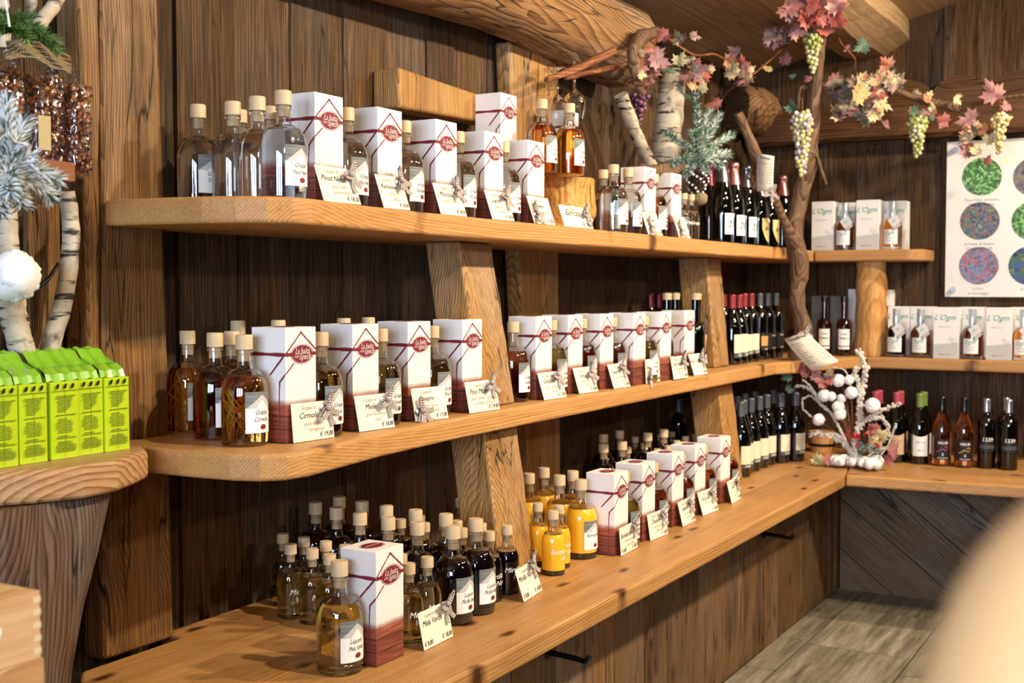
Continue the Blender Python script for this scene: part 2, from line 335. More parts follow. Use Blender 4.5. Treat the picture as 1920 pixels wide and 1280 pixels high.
# ------------------------------------------------------------------ mesh helpers
class MB:
    def __init__(s): s.v = []; s.f = []; s.uv = {}; s.mi = []
    def add(s, vs, fs, mi=0):
        o = len(s.v); s.v += [tuple(x) for x in vs]
        for f in fs: s.f.append(tuple(i + o for i in f)); s.mi.append(mi)
        return o
    def box(s, x0, x1, y0, y1, z0, z1, mi=0):
        s.add([(x0, y0, z0), (x1, y0, z0), (x1, y1, z0), (x0, y1, z0), (x0, y0, z1), (x1, y0, z1), (x1, y1, z1), (x0, y1, z1)],
              [(0, 3, 2, 1), (4, 5, 6, 7), (0, 1, 5, 4), (1, 2, 6, 5), (2, 3, 7, 6), (3, 0, 4, 7)], mi)
    def obox(s, c, ex, ey, ez, mi=0):
        c, ex, ey, ez = map(Vector, (c, ex, ey, ez)); vs = []
        for k in ((-1, -1, -1), (1, -1, -1), (1, 1, -1), (-1, 1, -1), (-1, -1, 1), (1, -1, 1), (1, 1, 1), (-1, 1, 1)):
            vs.append(c + ex * k[0] + ey * k[1] + ez * k[2])
        s.add(vs, [(0, 3, 2, 1), (4, 5, 6, 7), (0, 1, 5, 4), (1, 2, 6, 5), (2, 3, 7, 6), (3, 0, 4, 7)], mi)
    def prism(s, poly, z0, z1, mi=0):
        n = len(poly); s.add([(p[0], p[1], z0) for p in poly] + [(p[0], p[1], z1) for p in poly],
              [tuple(reversed(range(n))), tuple(range(n, 2 * n))] + [(i, (i + 1) % n, n + (i + 1) % n, n + i) for i in range(n)], mi)
    def lathe(s, prof, n=24, mi=0, cap0=True, cap1=True, c=(0, 0)):
        vs = [(c[0] + r * cos(2 * pi * k / n), c[1] + r * sin(2 * pi * k / n), z) for (r, z) in prof for k in range(n)]
        fs = [(j * n + k, j * n + (k + 1) % n, (j + 1) * n + (k + 1) % n, (j + 1) * n + k) for j in range(len(prof) - 1) for k in range(n)]
        if cap0: fs.append(tuple(reversed(range(n))))
        if cap1: fs.append(tuple(range((len(prof) - 1) * n, len(prof) * n)))
        s.add(vs, fs, mi)
    def tube(s, pts, rad, n=10, mi=0, rough=0.0, seed=0, caps=True):
        pts = [Vector(p) for p in pts]; m = len(pts)
        if not hasattr(rad, '__len__'): rad = [rad] * m
        vs = []; prev = None
        for i, p in enumerate(pts):
            t = (pts[min(i + 1, m - 1)] - pts[max(i - 1, 0)]).normalized()
            if prev is None: a = t.orthogonal().normalized()
            else: a = (prev - t * prev.dot(t)).normalized()
            prev = a; b = t.cross(a)
            for k in range(n):
                th = 2 * pi * k / n; r = rad[i]
                if rough: r *= 1 + rough * mnoise.noise(Vector((cos(th) * 1.3 + seed, sin(th) * 1.3, i * .35 + seed)))
                vs.append(p + a * (r * cos(th)) + b * (r * sin(th)))
        fs = [(j * n + k, j * n + (k + 1) % n, (j + 1) * n + (k + 1) % n, (j + 1) * n + k) for j in range(m - 1) for k in range(n)]
        if caps: fs += [tuple(reversed(range(n))), tuple(range((m - 1) * n, m * n))]
        s.add(vs, fs, mi)
    def ball(s, c, r, seg=10, ring=7, mi=0, jit=0, sq=(1, 1, 1)):
        vs = [(c[0], c[1], c[2] - r * sq[2])]
        for j in range(1, ring):
            ph = pi * j / ring
            for k in range(seg):
                th = 2 * pi * k / seg; q = r * (1 + jit * (random.random() - .5))
                vs.append((c[0] + q * sq[0] * sin(ph) * cos(th), c[1] + q * sq[1] * sin(ph) * sin(th), c[2] - q * sq[2] * cos(ph)))
        vs.append((c[0], c[1], c[2] + r * sq[2])); L = len(vs) - 1
        fs = [(0, 1 + (k + 1) % seg, 1 + k) for k in range(seg)]
        for j in range(ring - 2):
            for k in range(seg):
                a = 1 + j * seg; fs.append((a + k, a + (k + 1) % seg, a + seg + (k + 1) % seg, a + seg + k))
        a = 1 + (ring - 2) * seg; fs += [(a + k, a + (k + 1) % seg, L) for k in range(seg)]
        s.add(vs, fs, mi)
    def strip(s, A, B, uvs=None, mi=0):
        n = len(A); o = len(s.v); s.v += [tuple(x) for x in A] + [tuple(x) for x in B]
        for i in range(n - 1):
            if uvs: s.uv[len(s.f)] = [(uvs[0] * i / (n - 1), 0), (uvs[0] * (i + 1) / (n - 1), 0), (uvs[0] * (i + 1) / (n - 1), uvs[1]), (uvs[0] * i / (n - 1), uvs[1])]
            s.f.append((o + i, o + i + 1, o + n + i + 1, o + n + i)); s.mi.append(mi)
    def mesh(s, name, mats, smooth=False, angle=None):
        m = bpy.data.meshes.new(name); m.from_pydata(s.v, [], s.f); m.update()
        if not isinstance(mats, (list, tuple)): mats = [mats]
        for x in mats: m.materials.append(x)
        if len(mats) > 1: m.polygons.foreach_set('material_index', s.mi)
        if s.uv:
            ul = m.uv_layers.new(name='uv')
            for p in m.polygons:
                q = s.uv.get(p.index)
                if q:
                    for li, c in zip(p.loop_indices, q): ul.data[li].uv = c
        if smooth:
            m.polygons.foreach_set('use_smooth', [True] * len(m.polygons))
            if angle: m.set_sharp_from_angle(angle=R(angle))
        return m
    def build(s, name, mats, parent=None, smooth=False, angle=None, bevel=0, **tg):
        return obj(name, s.mesh(name, mats, smooth, angle), parent, bevel, **tg)
def obj(name, mesh, parent=None, bevel=0, loc=None, rot=None, **tg):
    o = bpy.data.objects.new(name, mesh); COL.objects.link(o)
    if parent: o.parent = parent
    if loc is not None: o.location = loc
    if rot is not None: o.rotation_euler = rot
    if bevel:
        b = o.modifiers.new('bevel', 'BEVEL'); b.width = bevel; b.segments = 3; b.limit_method = 'ANGLE'; b.angle_limit = R(40)
        b.harden_normals = False
    tag(o, **tg); return o
def tag(o, label=None, cat=None, group=None, kind=None):
    if label: o['label'] = label
    if cat: o['category'] = cat
    if group: o['group'] = group
    if kind: o['kind'] = kind
def thing(name, loc, rz=0, label=None, cat=None, group=None, rot=None):
    o = bpy.data.objects.new(name, None); COL.objects.link(o); o.location = loc
    o.rotation_euler = rot or (0, 0, rz); o.empty_display_size = .02; tag(o, label, cat, group); return o
CACHE = {}
def cached(key, fn):
    if key not in CACHE: CACHE[key] = fn()
    return CACHE[key]

def text2d(txt, size=1.0, shear=.25, bold=0.0, align='CENTER', space=1.0):
    key = ('T', txt, shear, bold, align, space)
    if key not in CACHE:
        c = bpy.data.curves.new('t', 'FONT'); c.body = txt; c.size = 1; c.shear = shear; c.offset = bold
        c.align_x = align; c.align_y = 'CENTER'; c.resolution_u = 2; c.space_character = space
        o = bpy.data.objects.new('t', c); COL.objects.link(o)
        bpy.context.view_layer.update()
        me = o.evaluated_get(bpy.context.evaluated_depsgraph_get()).to_mesh()
        CACHE[key] = ([(v.co.x, v.co.y) for v in me.vertices], [tuple(p.vertices) for p in me.polygons])
        o.to_mesh_clear(); bpy.data.objects.remove(o); bpy.data.curves.remove(c)
    V, F = CACHE[key]
    return [(x * size, y * size) for x, y in V], F
def put_text(mb, txt, size, fn, shear=.25, bold=0.0, align='CENTER', dx=0, dy=0, rot=0, sx=1.0, mi=0):
    V, F = text2d(txt, size, shear, 0.0, align)
    c, s_ = cos(rot), sin(rot)
    for sh in ((0, 0), (bold * 2.2 * size, bold * .6 * size)) if bold > 0 else ((0, 0),):
        mb.add([fn(dx + sh[0] + sx * x * c - y * s_, dy + sh[1] + sx * x * s_ + y * c) for x, y in V], F, mi)
# ================================================================== the room
SH_TOP, SH_MID, CTR = 1.637, 1.122, 0.65
TH = .055
WX, WY = 6.15, 2.10
def zc(y): return 3.116 - .27 * y
def struct(o): o['kind'] = 'structure'; return o

mb = MB(); x = -3.0; rr = random.Random(3)
while x < WX:
    wd = rr.uniform(.13, .23); j = rr.uniform(-.006, .006)
    mb.box(x + .0015, min(x + wd, WX) - .0015, WY + j, WY + .04, 0, 2.549)
    x += wd
mb.box(-3, WX, WY + .035, WY + .06, 0, 2.549)
struct(mb.build('wall_left', M_WALL))
mb = MB(); y = WY
while y > -4:
    wd = rr.uniform(.13, .24); j = rr.uniform(-.006, .006); y2 = max(y - wd, -4)
    a = [(WX + j, y2 + .0015), (WX + .04, y2 + .0015), (WX + .04, y - .0015), (WX + j, y - .0015)]
    n0 = len(mb.v); mb.prism(a, 0, 1)
    for i in range(n0 + 4, n0 + 8): vx = mb.v[i]; mb.v[i] = (vx[0], vx[1], zc(vx[1]))
    y = y2
mb.add([(WX + .035, -4, 0), (WX + .035, WY, 0), (WX + .035, WY, zc(WY)), (WX + .035, -4, zc(-4))], [(0, 1, 2, 3)])
struct(mb.build('wall_back', M_WALL))
mb = MB(); y = WY + .06
while y > -4:
    y2 = y - .27
    mb.add([(-3, y - .001, zc(y)), (WX + .05, y - .001, zc(y)), (WX + .05, y2 + .001, zc(y2)), (-3, y2 + .001, zc(y2)),
            (-3, y - .001, zc(y) + .03), (WX + .05, y - .001, zc(y) + .03), (WX + .05, y2 + .001, zc(y2) + .03), (-3, y2 + .001, zc(y2) + .03)],
           [(0, 1, 2, 3), (7, 6, 5, 4), (0, 4, 5, 1), (1, 5, 6, 2), (2, 6, 7, 3), (3, 7, 4, 0)])
    y = y2
struct(mb.build('ceiling', M_CEIL))
# end wall behind the camera with three window openings
mb = MB(); wins = (-1.0, 0.0, 1.0)
ys = [-4]
for q in wins: ys += [q - .40, q + .40]
ys.append(WY)
for i in range(0, len(ys), 2): mb.box(-3.05, -3.0, ys[i], ys[i + 1], 0, 4.2 if i < 2 else 3.3)
for q in wins: mb.box(-3.05, -3.0, q - .40, q + .40, 0, .98); mb.box(-3.05, -3.0, q - .40, q + .40, 2.52, 3.3)
struct(mb.build('wall_front', M_WALL))
for k, q in enumerate(wins):
    mb = MB()
    for (a, b, c, d) in ((q - .40, q + .40, .98, 1.02), (q - .40, q + .40, 2.48, 2.52), (q - .40, q - .36, .98, 2.52), (q + .36, q + .40, .98, 2.52), (q - .015, q + .015, 1.0, 2.5)):
        mb.box(-3.04, -2.99, a, b, c, d)
    struct(mb.build('window_%d' % (k + 1), M_LARCH))
# stone floor: rows of slabs running along the counter
mb = MB(); y = 1.50
rows = [.125, .42, .42, .42, .42, .42, .42, .42, .42, .42, .42, .42, .42]; k = 0
for r_ in rows:
    x = -3 + (k * .37) % .6; y2 = y - r_
    if x > -3: mb.box(-3, x - .004, y2 + .004, y, -.03, 0)
    while x < 5.8:
        L = .62 if r_ > .2 else rr.choice((.35, .45, .55)); mb.box(x + .002, min(x + L, 5.8) - .003, y2 + .004, y - .003, -.03, 0); x += L
    y = y2; k += 1
mb.box(-3, WX, -4, WY, -.05, -.004, 1)
struct(mb.build('floor', [M_STONE, plain('dark_grout', '#2e2a22', .8)]))

# beams of the roof
def log(name, p0, p1, r, mat, seed, rough=.25, n=12, sq=1, **tg):
    p0, p1 = Vector(p0), Vector(p1); m = 28; mb = MB()
    pts = [p0.lerp(p1, i / m) + Vector((0, .012 * sin(i * .9 + seed), .012 * cos(i * .7 + seed))) for i in range(m + 1)]
    mb.tube(pts, r, n, rough=rough, seed=seed)
    return mb.build(name, mat, smooth=True, angle=50, **tg)
struct(log('trim_1', (-3, 1.985, 2.41), (4.32, 1.985, 2.41), .16, M_BEAM, 2, .12))
struct(log('trim_2', (5.80, 2.03, 2.36), (6.16, 2.03, 2.36), .115, M_BEAM, 9, .2))
mb = MB()
for xx in (0, 1): pass
sec = [(1.60, 2.70), (1.60, 2.62), (1.56, 2.60), (1.40, 2.60), (1.275, 2.68), (1.275, 2.78), (1.60, 2.78)]
ns = len(sec); nx = 20
for i in range(nx + 1):
    for k, (a, b) in enumerate(sec): mb.v.append((2 + i * 4.15 / nx, a + .006 * sin(i * 1.7 + k), b + (.006 * cos(i * 1.3 + 2 * k) if b < 2.75 else 0)))
for i in range(nx):
    for k in range(ns): mb.f.append((i * ns + k, i * ns + (k + 1) % ns, (i + 1) * ns + (k + 1) % ns, (i + 1) * ns + k)); mb.mi.append(0)
mb.f += [tuple(range(ns)), tuple(reversed(range(nx * ns, (nx + 1) * ns)))]; mb.mi += [0, 0]
struct(mb.build('trim_3', M_CEIL))
mb = MB(); nb = 40; S = [(6.05, 2.20), (6.05, 2.33), (6.07, 2.345), (6.148, 2.345), (6.148, 2.185), (6.07, 2.185)]
for i in range(nb + 1):
    for k, (a, b) in enumerate(S): mb.v.append((a + (.008 * mnoise.noise(Vector((i * .3, k, 0))) if a < 6.1 else 0), WY - .02 - i * 6.0 / nb, b + .01 * mnoise.noise(Vector((i * .2, k, 5)))))
for i in range(nb):
    for k in range(6): mb.f.append((i * 6 + k, i * 6 + (k + 1) % 6, (i + 1) * 6 + (k + 1) % 6, (i + 1) * 6 + k)); mb.mi.append(0)
mb.f += [tuple(reversed(range(6))), tuple(range(nb * 6, nb * 6 + 6))]; mb.mi += [0, 0]
struct(mb.build('trim_4', M_BEAMY))
# scalloped board behind the vine
top = []; y = 1.42
while y > -2.5: top.append((y, 2.40 + .075 * abs(sin((y - 1.42) * pi / .26)) ** .6)); y -= .02
mb = MB(); n = len(top)
mb.add([(6.118, a, 2.34) for a, b in top] + [(6.118, a, b) for a, b in top] + [(6.146, a, 2.34) for a, b in top] + [(6.146, a, b) for a, b in top],
       [(i, n + i, n + i + 1, i + 1) for i in range(n - 1)] + [(2 * n + i, 2 * n + i + 1, 3 * n + i + 1, 3 * n + i) for i in range(n - 1)] +
       [(n + i, 3 * n + i, 3 * n + i + 1, n + i + 1) for i in range(n - 1)] + [(0, 2 * n, 3 * n, n)])
struct(mb.build('trim_5', M_BEAMY))
# old post built onto the wall between the shelves and the roof
def hexa(name, b, t, mat, bev=.008, **tg):
    mb = MB(); m = 8; vs = []
    for i in range(m + 1):
        f = i / m
        for k in range(4):
            a = Vector(b[k]).lerp(Vector(t[k]), f); w_ = .004 if 0 < i < m else 0
            vs.append((a.x + w_ * mnoise.noise(Vector((i * 1.1, k * 7, 1))), a.y + w_ * mnoise.noise(Vector((i * 1.1, k * 7, 9))), a.z))
    fs = [(i * 4 + k, i * 4 + (k + 1) % 4, (i + 1) * 4 + (k + 1) % 4, (i + 1) * 4 + k) for i in range(m) for k in range(4)]
    fs += [(3, 2, 1, 0), (m * 4, m * 4 + 1, m * 4 + 2, m * 4 + 3)]
    mb.add(vs, fs); return mb.build(name, mat, bevel=bev, **tg)
def rect4(x0, x1, y0, y1, z): return [(x0, y0, z), (x1, y0, z), (x1, y1, z), (x0, y1, z)]
hexa('timber_post', rect4(3.67, 3.90, 2.03, 2.093, .652), rect4(3.52, 3.86, 2.03, 2.093, 2.28), M_STRUT, .012,
     label='pale broad wall post behind the shelves, between the wall block and the hanging glasses', cat='post')
hexa('timber_post', rect4(1.765, 1.97, 2.02, 2.092, .652), rect4(1.785, 1.945, 2.02, 2.092, 2.30), M_POST, .014,
     label='massive weathered brown timber post at the left ends of the shelves', cat='post')
hexa('timber_post', rect4(1.735, 1.762, 2.015, 2.09, 1.13), rect4(1.715, 1.781, 2.015, 2.09, 2.30), M_POST, .012,
     label='narrow split timber leaning against the left side of the massive post', cat='post')
hexa('support_strut', rect4(2.735, 2.92, 1.60, 1.715, CTR + .001), rect4(2.78, 2.965, 1.685, 1.80, SH_MID - TH - .001), M_STRUT,
     label='rough leaning wooden strut between counter and middle shelf, beside the yellow bottles', cat='strut')
hexa('support_strut', rect4(2.785, 2.97, 1.695, 1.81, SH_MID + .001), rect4(2.82, 3.00, 1.79, 1.905, SH_TOP - TH - .001), M_STRUT,
     label='rough leaning wooden strut between middle and top shelf, beside the Pino Mugo card', cat='strut')
hexa('support_strut', rect4(4.66, 4.83, 1.655, 1.785, CTR + .001), rect4(4.70, 4.87, 1.72, 1.85, SH_MID - TH - .001), M_STRUT,
     label='rough leaning wooden strut on the counter, left of the cream-labelled wine bottles', cat='strut')
hexa('support_strut', rect4(4.705, 4.875, 1.735, 1.865, SH_MID + .001), rect4(4.77, 4.94, 1.80, 1.93, SH_TOP - TH - .001), M_STRUT,
     label='rough leaning wooden strut on the middle shelf, left of the red-capped wine bottles', cat='strut')
# squared block fixed to the wall
hexa('wall_block', [(2.834, 2.0, 1.965), (2.834, 2.095, 1.965), (2.834, 2.095, 2.083), (2.834, 2.0, 2.083)],
     [(3.40, 2.01, 1.985), (3.40, 2.095, 1.985), (3.40, 2.095, 2.065), (3.40, 2.01, 2.065)], M_STRUT, .012,
     label='short squared old beam fixed on the wall above the boxed bottles', cat='beam')

# ------------------------------------------------------------------ shelves and counters
def board(name, poly, z, mat, label, cat='shelf', th=TH, bev=.009):
    mb = MB(); mb.prism(poly, z - th, z); return mb.build(name, mat, bevel=bev, label=label, cat=cat)
def arc(cx, cy, r, a0, a1, n=10): return [(cx + r * cos(R(a0 + (a1 - a0) * i / n)), cy + r * sin(R(a0 + (a1 - a0) * i / n))) for i in range(n + 1)]
curveT = [(1.775, 2.015), (1.775, 1.93), (1.785, 1.84), (1.80, 1.76), (1.825, 1.69), (1.86, 1.64), (1.905, 1.61), (1.96, 1.605), (2.05, 1.615), (2.2, 1.635), (2.45, 1.652), (2.8, 1.658)]
board('wall_shelf', curveT + [(5.86, 1.66), (6.14, 1.66), (6.14, 2.085), (1.98, 2.085), (1.98, 2.015)], SH_TOP, M_LARCH, 'long top wooden shelf with rounded left end along the plank wall')
curveM = [(1.80, 2.015), (1.775, 1.95), (1.77, 1.85), (1.772, 1.76), (1.78, 1.67), (1.80, 1.61), (1.84, 1.575), (1.90, 1.565), (2.0, 1.58), (2.2, 1.61), (2.5, 1.63), (2.8, 1.637)]
board('wall_shelf', curveM + [(5.22, 1.64), (5.36, 1.57), (5.50, 1.54), (5.70, 1.49), (5.85, 1.40), (6.14, 1.40), (6.14, 2.085), (1.99, 2.085), (1.99, 2.015)], SH_MID, M_LARCH,
      'long middle wooden shelf with rounded left end along the plank wall')
board('wall_shelf', [(6.14, 1.655), (5.86, 1.655), (5.855, 1.22)] + arc(5.93, 1.215, .075, 180, 270, 6) + [(6.14, 1.14)], SH_TOP, M_LARCHY, 'short top wooden shelf on the far wall carrying two white boxes')
board('wall_shelf', [(6.14, 1.395), (5.855, 1.395), (5.86, -1.8), (6.14, -1.8)], SH_MID, M_LARCHY, 'middle wooden shelf on the far wall under the poster')
board('counter', [(1.70, 2.018), (1.655, 1.97), (1.65, 1.85), (1.67, 1.65), (1.73, 1.47), (1.84, 1.36), (2.0, 1.318), (2.2, 1.315), (5.165, 1.315), (6.14, 1.50), (6.14, 2.085), (1.985, 2.085), (1.985, 2.018)],
      CTR, M_CTR, 'long thick wooden counter top along the plank wall', 'counter')
board('counter', [(5.168, 1.312), (5.22, .6), (5.26, -1.8), (6.14, -1.8), (6.14, 1.495)], CTR, M_CTRY, 'wooden counter top along the far wall under the wine bottles', 'counter', .05)
# panelling below the counters
mb = MB(); x = 1.9
while x < 5.70:
    wd = rr.uniform(.12, .24); j = rr.uniform(-.004, .004); mb.box(x + .001, min(x + wd, 5.70) - .001, 1.50 + j, 1.53, 0, CTR - TH - .002); x += wd
mb.build('board_panelling', M_PANEL, label='vertical old board panelling under the long counter', cat='panel')
mb = MB(); mb.box(5.775, 5.80, -1.8, 1.49, 0, CTR - .052)
mb.build('board_panelling', M_DIAG, label='dark panelling of slanting boards under the far counter', cat='panel')
hexa('timber_post', rect4(5.705, 5.775, 1.495, 1.60, 0.001), rect4(5.705, 5.775, 1.495, 1.60, CTR - TH - .002), M_POST, .006,
     label='short dark post in the corner under the counters', cat='post')
for (x, z, lb) in ((4.62, .474, 'black iron hook on the counter panelling, farther from the camera'), (2.80, .478, 'black iron hook on the counter panelling, nearer the camera')):
    mb = MB(); mb.tube([(x, 1.497, z), (x, 1.42, z - .004), (x, 1.385, z - .008), (x, 1.375, z + .008)], .008, 8); mb.lathe([(.018, 0), (.018, .004)], 12)
    n0 = len(mb.v) - 24
    for i in range(n0, len(mb.v)): a = mb.v[i]; mb.v[i] = (x + a[0], 1.496 - a[2], z + a[1])
    mb.build('wall_hook', M_IRON, smooth=True, angle=40, label=lb, cat='hook')
# round peeled log post on the far shelf
mb = MB(); mb.tube([(5.98, 1.405, SH_MID + .001 + i * (SH_TOP - TH - SH_MID - .002) / 10) for i in range(11)], [.074 + .004 * sin(i * 1.9) for i in range(11)], 16, rough=.15, seed=4)
mb.build('log_post', M_LOGB, smooth=True, angle=50, label='round peeled log post between the two far shelves', cat='post')
# stumps that raise the aged bottles
def stump(cx, cy, r, h, seed, label):
    mb = MB(); m = 9; mb.tube([(cx, cy, SH_TOP + .001 + h * i / m) for i in range(m + 1)], [r * (1 + .05 * sin(i * 1.3 + seed)) for i in range(m + 1)], 28, rough=.22, seed=seed)
    mb.build('tree_stump', M_STUMP, smooth=True, angle=45, label=label, cat='stump')
stump(3.615, 1.895, .118, .18, 3, 'chunky light wood stump on the top shelf carrying two amber bottles and a box')
stump(3.27, 1.965, .085, .18, 8, 'wood stump hidden behind the row of boxes, carrying the highest gift box')
# ================================================================== gift boxes
BW, BD, BH = .100, .094, .245
def gift_box_meshes():
    b = MB(); b.box(0, BW, 0, BD, 0, BH); body = b.mesh('carton', M_BOX)
    F = lambda s, z: (s * BW, -.0005, z * BH)
    L = lambda s, z: (-.0005, s * BD, z * BH)
    rj = random.Random(1)
    st = MB()
    def line(fn, a, c, w0, w1=None, n=7, vert=False):
        w1 = w1 or w0; A = []; B = []
        for i in range(n + 1):
            f = i / n; p = (a[0] + (c[0] - a[0]) * f, a[1] + (c[1] - a[1]) * f); ww = (w0 + (w1 - w0) * f) * (1 + rj.uniform(-.18, .18)) / 2
            dx, dz = (c[0] - a[0]) * BW, (c[1] - a[1]) * BH; l = math.hypot(dx, dz); nx, nz = -dz / l, dx / l
            A.append(fn(min(1, max(0, p[0] + nx * ww / BW)), p[1] + nz * ww / BH)); B.append(fn(min(1, max(0, p[0] - nx * ww / BW)), p[1] - nz * ww / BH))
        st.strip(A, B)
    line(F, (.0, .765), (.2, .765), .0075); line(F, (.8, .765), (1, .765), .0075); line(L, (0, .765), (1, .768), .0075)
    line(F, (.5, .955), (.01, .775), .0036); line(F, (.5, .955), (.99, .80), .0036); line(F, (.47, .955), (.54, .95), .004, n=2)
    line(L, (.06, .75), (.46, .585), .0046, .0036); line(F, (.27, .69), (.0, .60), .0028, .004)
    line(L, (0, .60), (.17, .53), .004); line(L, (.17, .535), (.19, .44), .0045, .003); line(L, (.19, .44), (.19, .05), .003, .0022)
    mk = MB()
    def oval(fn, cx, cz, a, bb, rim):
        n = 28; p = [fn(cx + a * cos(2 * pi * i / n), cz + bb * sin(2 * pi * i / n)) for i in range(n)]
        mk.add([fn(cx, cz)] + p, [(0, 1 + i, 1 + (i + 1) % n) for i in range(n)])
        o1 = [fn(cx + a * 1.09 * cos(2 * pi * i / n), cz + bb * 1.09 * sin(2 * pi * i / n)) for i in range(n)]
        o2 = [fn(cx + a * 1.13 * cos(2 * pi * i / n), cz + bb * 1.13 * sin(2 * pi * i / n)) for i in range(n)]
        mk.add(o1 + o2, [(i, (i + 1) % n, n + (i + 1) % n, n + i) for i in range(n)])
    F2 = lambda s, z: (s * BW, -.0009, z * BH)
    T2 = lambda s, z: (s * BW, z * BD, BH + .0009)
    oval(F2, .53, .765, .335, .078, 1); mkf = mk; mk = MB(); oval(T2, .5, .5, .30, .22, 1)
    tx = MB()
    put_text(tx, 'La baita', .0195, lambda x, y: (BW * .53 + x, -.0013, BH * .789 + y), .3, .008, sx=.78)
    put_text(tx, 'Speck', .0205, lambda x, y: (BW * .615 + x, -.0013, BH * .741 + y), .3, .008, sx=.78)
    put_text(tx, 'dello', .0085, lambda x, y: (BW * .345 + x, -.0013, BH * .745 + y), .3, .005)
    tt = MB(); put_text(tt, 'La baita dello Speck', .0085, lambda x, y: (BW * .5 + x, BD * .5 + y, BH + .0013), .3, .01, sx=.75)
    return body, st.mesh('ribbon_print', M_RED), mkf.mesh('logo_oval', M_RED), tx.mesh('logo_lettering', M_WHITE), mk.mesh('lid_logo', M_RED), tt.mesh('lid_lettering', M_WHITE)
def gift_box(p, label, group, rz=0):
    body, st, mk, tx, m2, t2 = cached('gift', gift_box_meshes)
    t = thing('gift_box', p, rz, label, 'box', group)
    c = obj('carton', body, t, bevel=.0012)
    obj('painted_line', st, t); o = obj('logo_oval', mk, t); obj('logo_lettering', tx, o); o = obj('lid_logo', m2, t); obj('lid_lettering', t2, o); return t

# ================================================================== price cards with bows
def bow_mesh(kind):
    mb = MB(); W = .0135
    def ribbon(pts, tw=0, reps=None):
        pts = [Vector(p) for p in pts]; A = []; B = []; L = sum((pts[i + 1] - pts[i]).length for i in range(len(pts) - 1))
        for i, p in enumerate(pts):
            t = (pts[min(i + 1, len(pts) - 1)] - pts[max(i - 1, 0)]).normalized(); nrm = Vector((0, -1, 0))
            s = t.cross(nrm); s = s.normalized() if s.length > .05 else Vector((0, 0, 1)); s = (s + Vector((0, tw, 0))).normalized()
            A.append(p + s * W / 2); B.append(p - s * W / 2)
        mb.strip(A, B, (L / .0042, W / .0042))
    for sgn, ang in ((1, 62), (-1, 200)):
        pts = []
        d = Vector((cos(R(ang)), 0, sin(R(ang)))); q = Vector((-d.z, 0, d.x))
        for i in range(13):
            a = pi * 2 * i / 12; pts.append(d * (.017 - .017 * cos(a)) + q * (.0045 * sin(a)) + Vector((0, -.004 - .007 * (1 - cos(a)) * (.5 + .3 * sin(a)), 0)))
        ribbon(pts, .55)
    for ang, l in ((-82, .042), (-38, .040)):
        d = Vector((cos(R(ang)), 0, sin(R(ang)))); ribbon([d * (l * i / 6) + Vector((0, -.005 - .003 * sin(i * 1.1), 0)) for i in range(7)], .1)
    mb.ball((0, -.008, 0), .0065, 8, 6)
    return mb.mesh('bow', M_GINGB if kind == 'b' else M_GINGR, smooth=True)
def price_card(BL, BR, z, lines, label, group, bow='b', bowpos=(.86, .74), bowrot=0, hh=.083, lean=12, two=None):
    gap = [b.y - max(BL[1], BR[1]) for b in BOXP if abs(b.z - z) < .01 and b.x < BR[0] + .005 and b.x + BW > BL[0] - .005]
    if gap: lean = min(lean, math.degrees(math.asin(max(.05, min(.5, (min(gap) - .005) / hh)))))
    BL = Vector(BL); BR = Vector(BR); w_ = (BR - BL).length; rz = math.atan2(BR.y - BL.y, BR.x - BL.x)
    t = thing('price_card', (BL.x, BL.y, z), 0, label, 'price card', group, rot=(R(-lean), 0, rz))
    mb = MB(); mb.box(0, w_, 0, .0012, .0006, hh); mb.build('card', M_PAPER, t)
    f = lambda x, y: (w_ / 2 + x, -.0005, y)
    ink = MB(); fine = MB(); k = w_ / .125
    if lines[0]: put_text(fine, lines[0], .0125 * k, f, .3, .0, dy=hh * .86, dx=-.012 * k, sx=.95)
    put_text(ink, lines[1], .0185 * k, f, .3, .009, dy=hh * .66, dx=-.012 * k, sx=.95)
    for i, l in enumerate(lines[2]): put_text(fine, l, .0115 * k, f, .3, .0, dy=hh * (.45 - .16 * i), dx=.002 + .006 * i, sx=.95)
    pr_ = MB(); put_text(pr_, lines[3], .0145 * k, f, .2, .02, 'RIGHT', dx=w_ / 2 - .004, dy=.011, sx=.9); pr_.build('price_lettering', M_INK, t)
    if two: pr_ = MB(); put_text(pr_, two, .0145 * k, f, .2, .02, 'LEFT', dx=-w_ / 2 + .004, dy=.011, sx=.9); pr_.build('price_lettering', M_INK, t)
    ink.build('name_lettering', M_INK, t); fine.build('fine_lettering', M_INKG, t)
    b = obj('gingham_bow', cached('bow' + bow, lambda: bow_mesh(bow)), t); b.location = (w_ * bowpos[0], -.001, hh * bowpos[1]); b.rotation_euler = (0, R(bowrot), 0)
    cl = cached('clip', lambda: (lambda m: (m.lathe([(.011, 0), (.011, .003), (.008, .0045)], 14), m.mesh('clip', M_STEEL, True, 40))[1])(MB()))
    c = obj('round_clip', cl, t); c.location = (w_ * bowpos[0] - .012, -.0008, hh * bowpos[1] - .002); c.rotation_euler = (pi / 2, 0, 0)
    return t

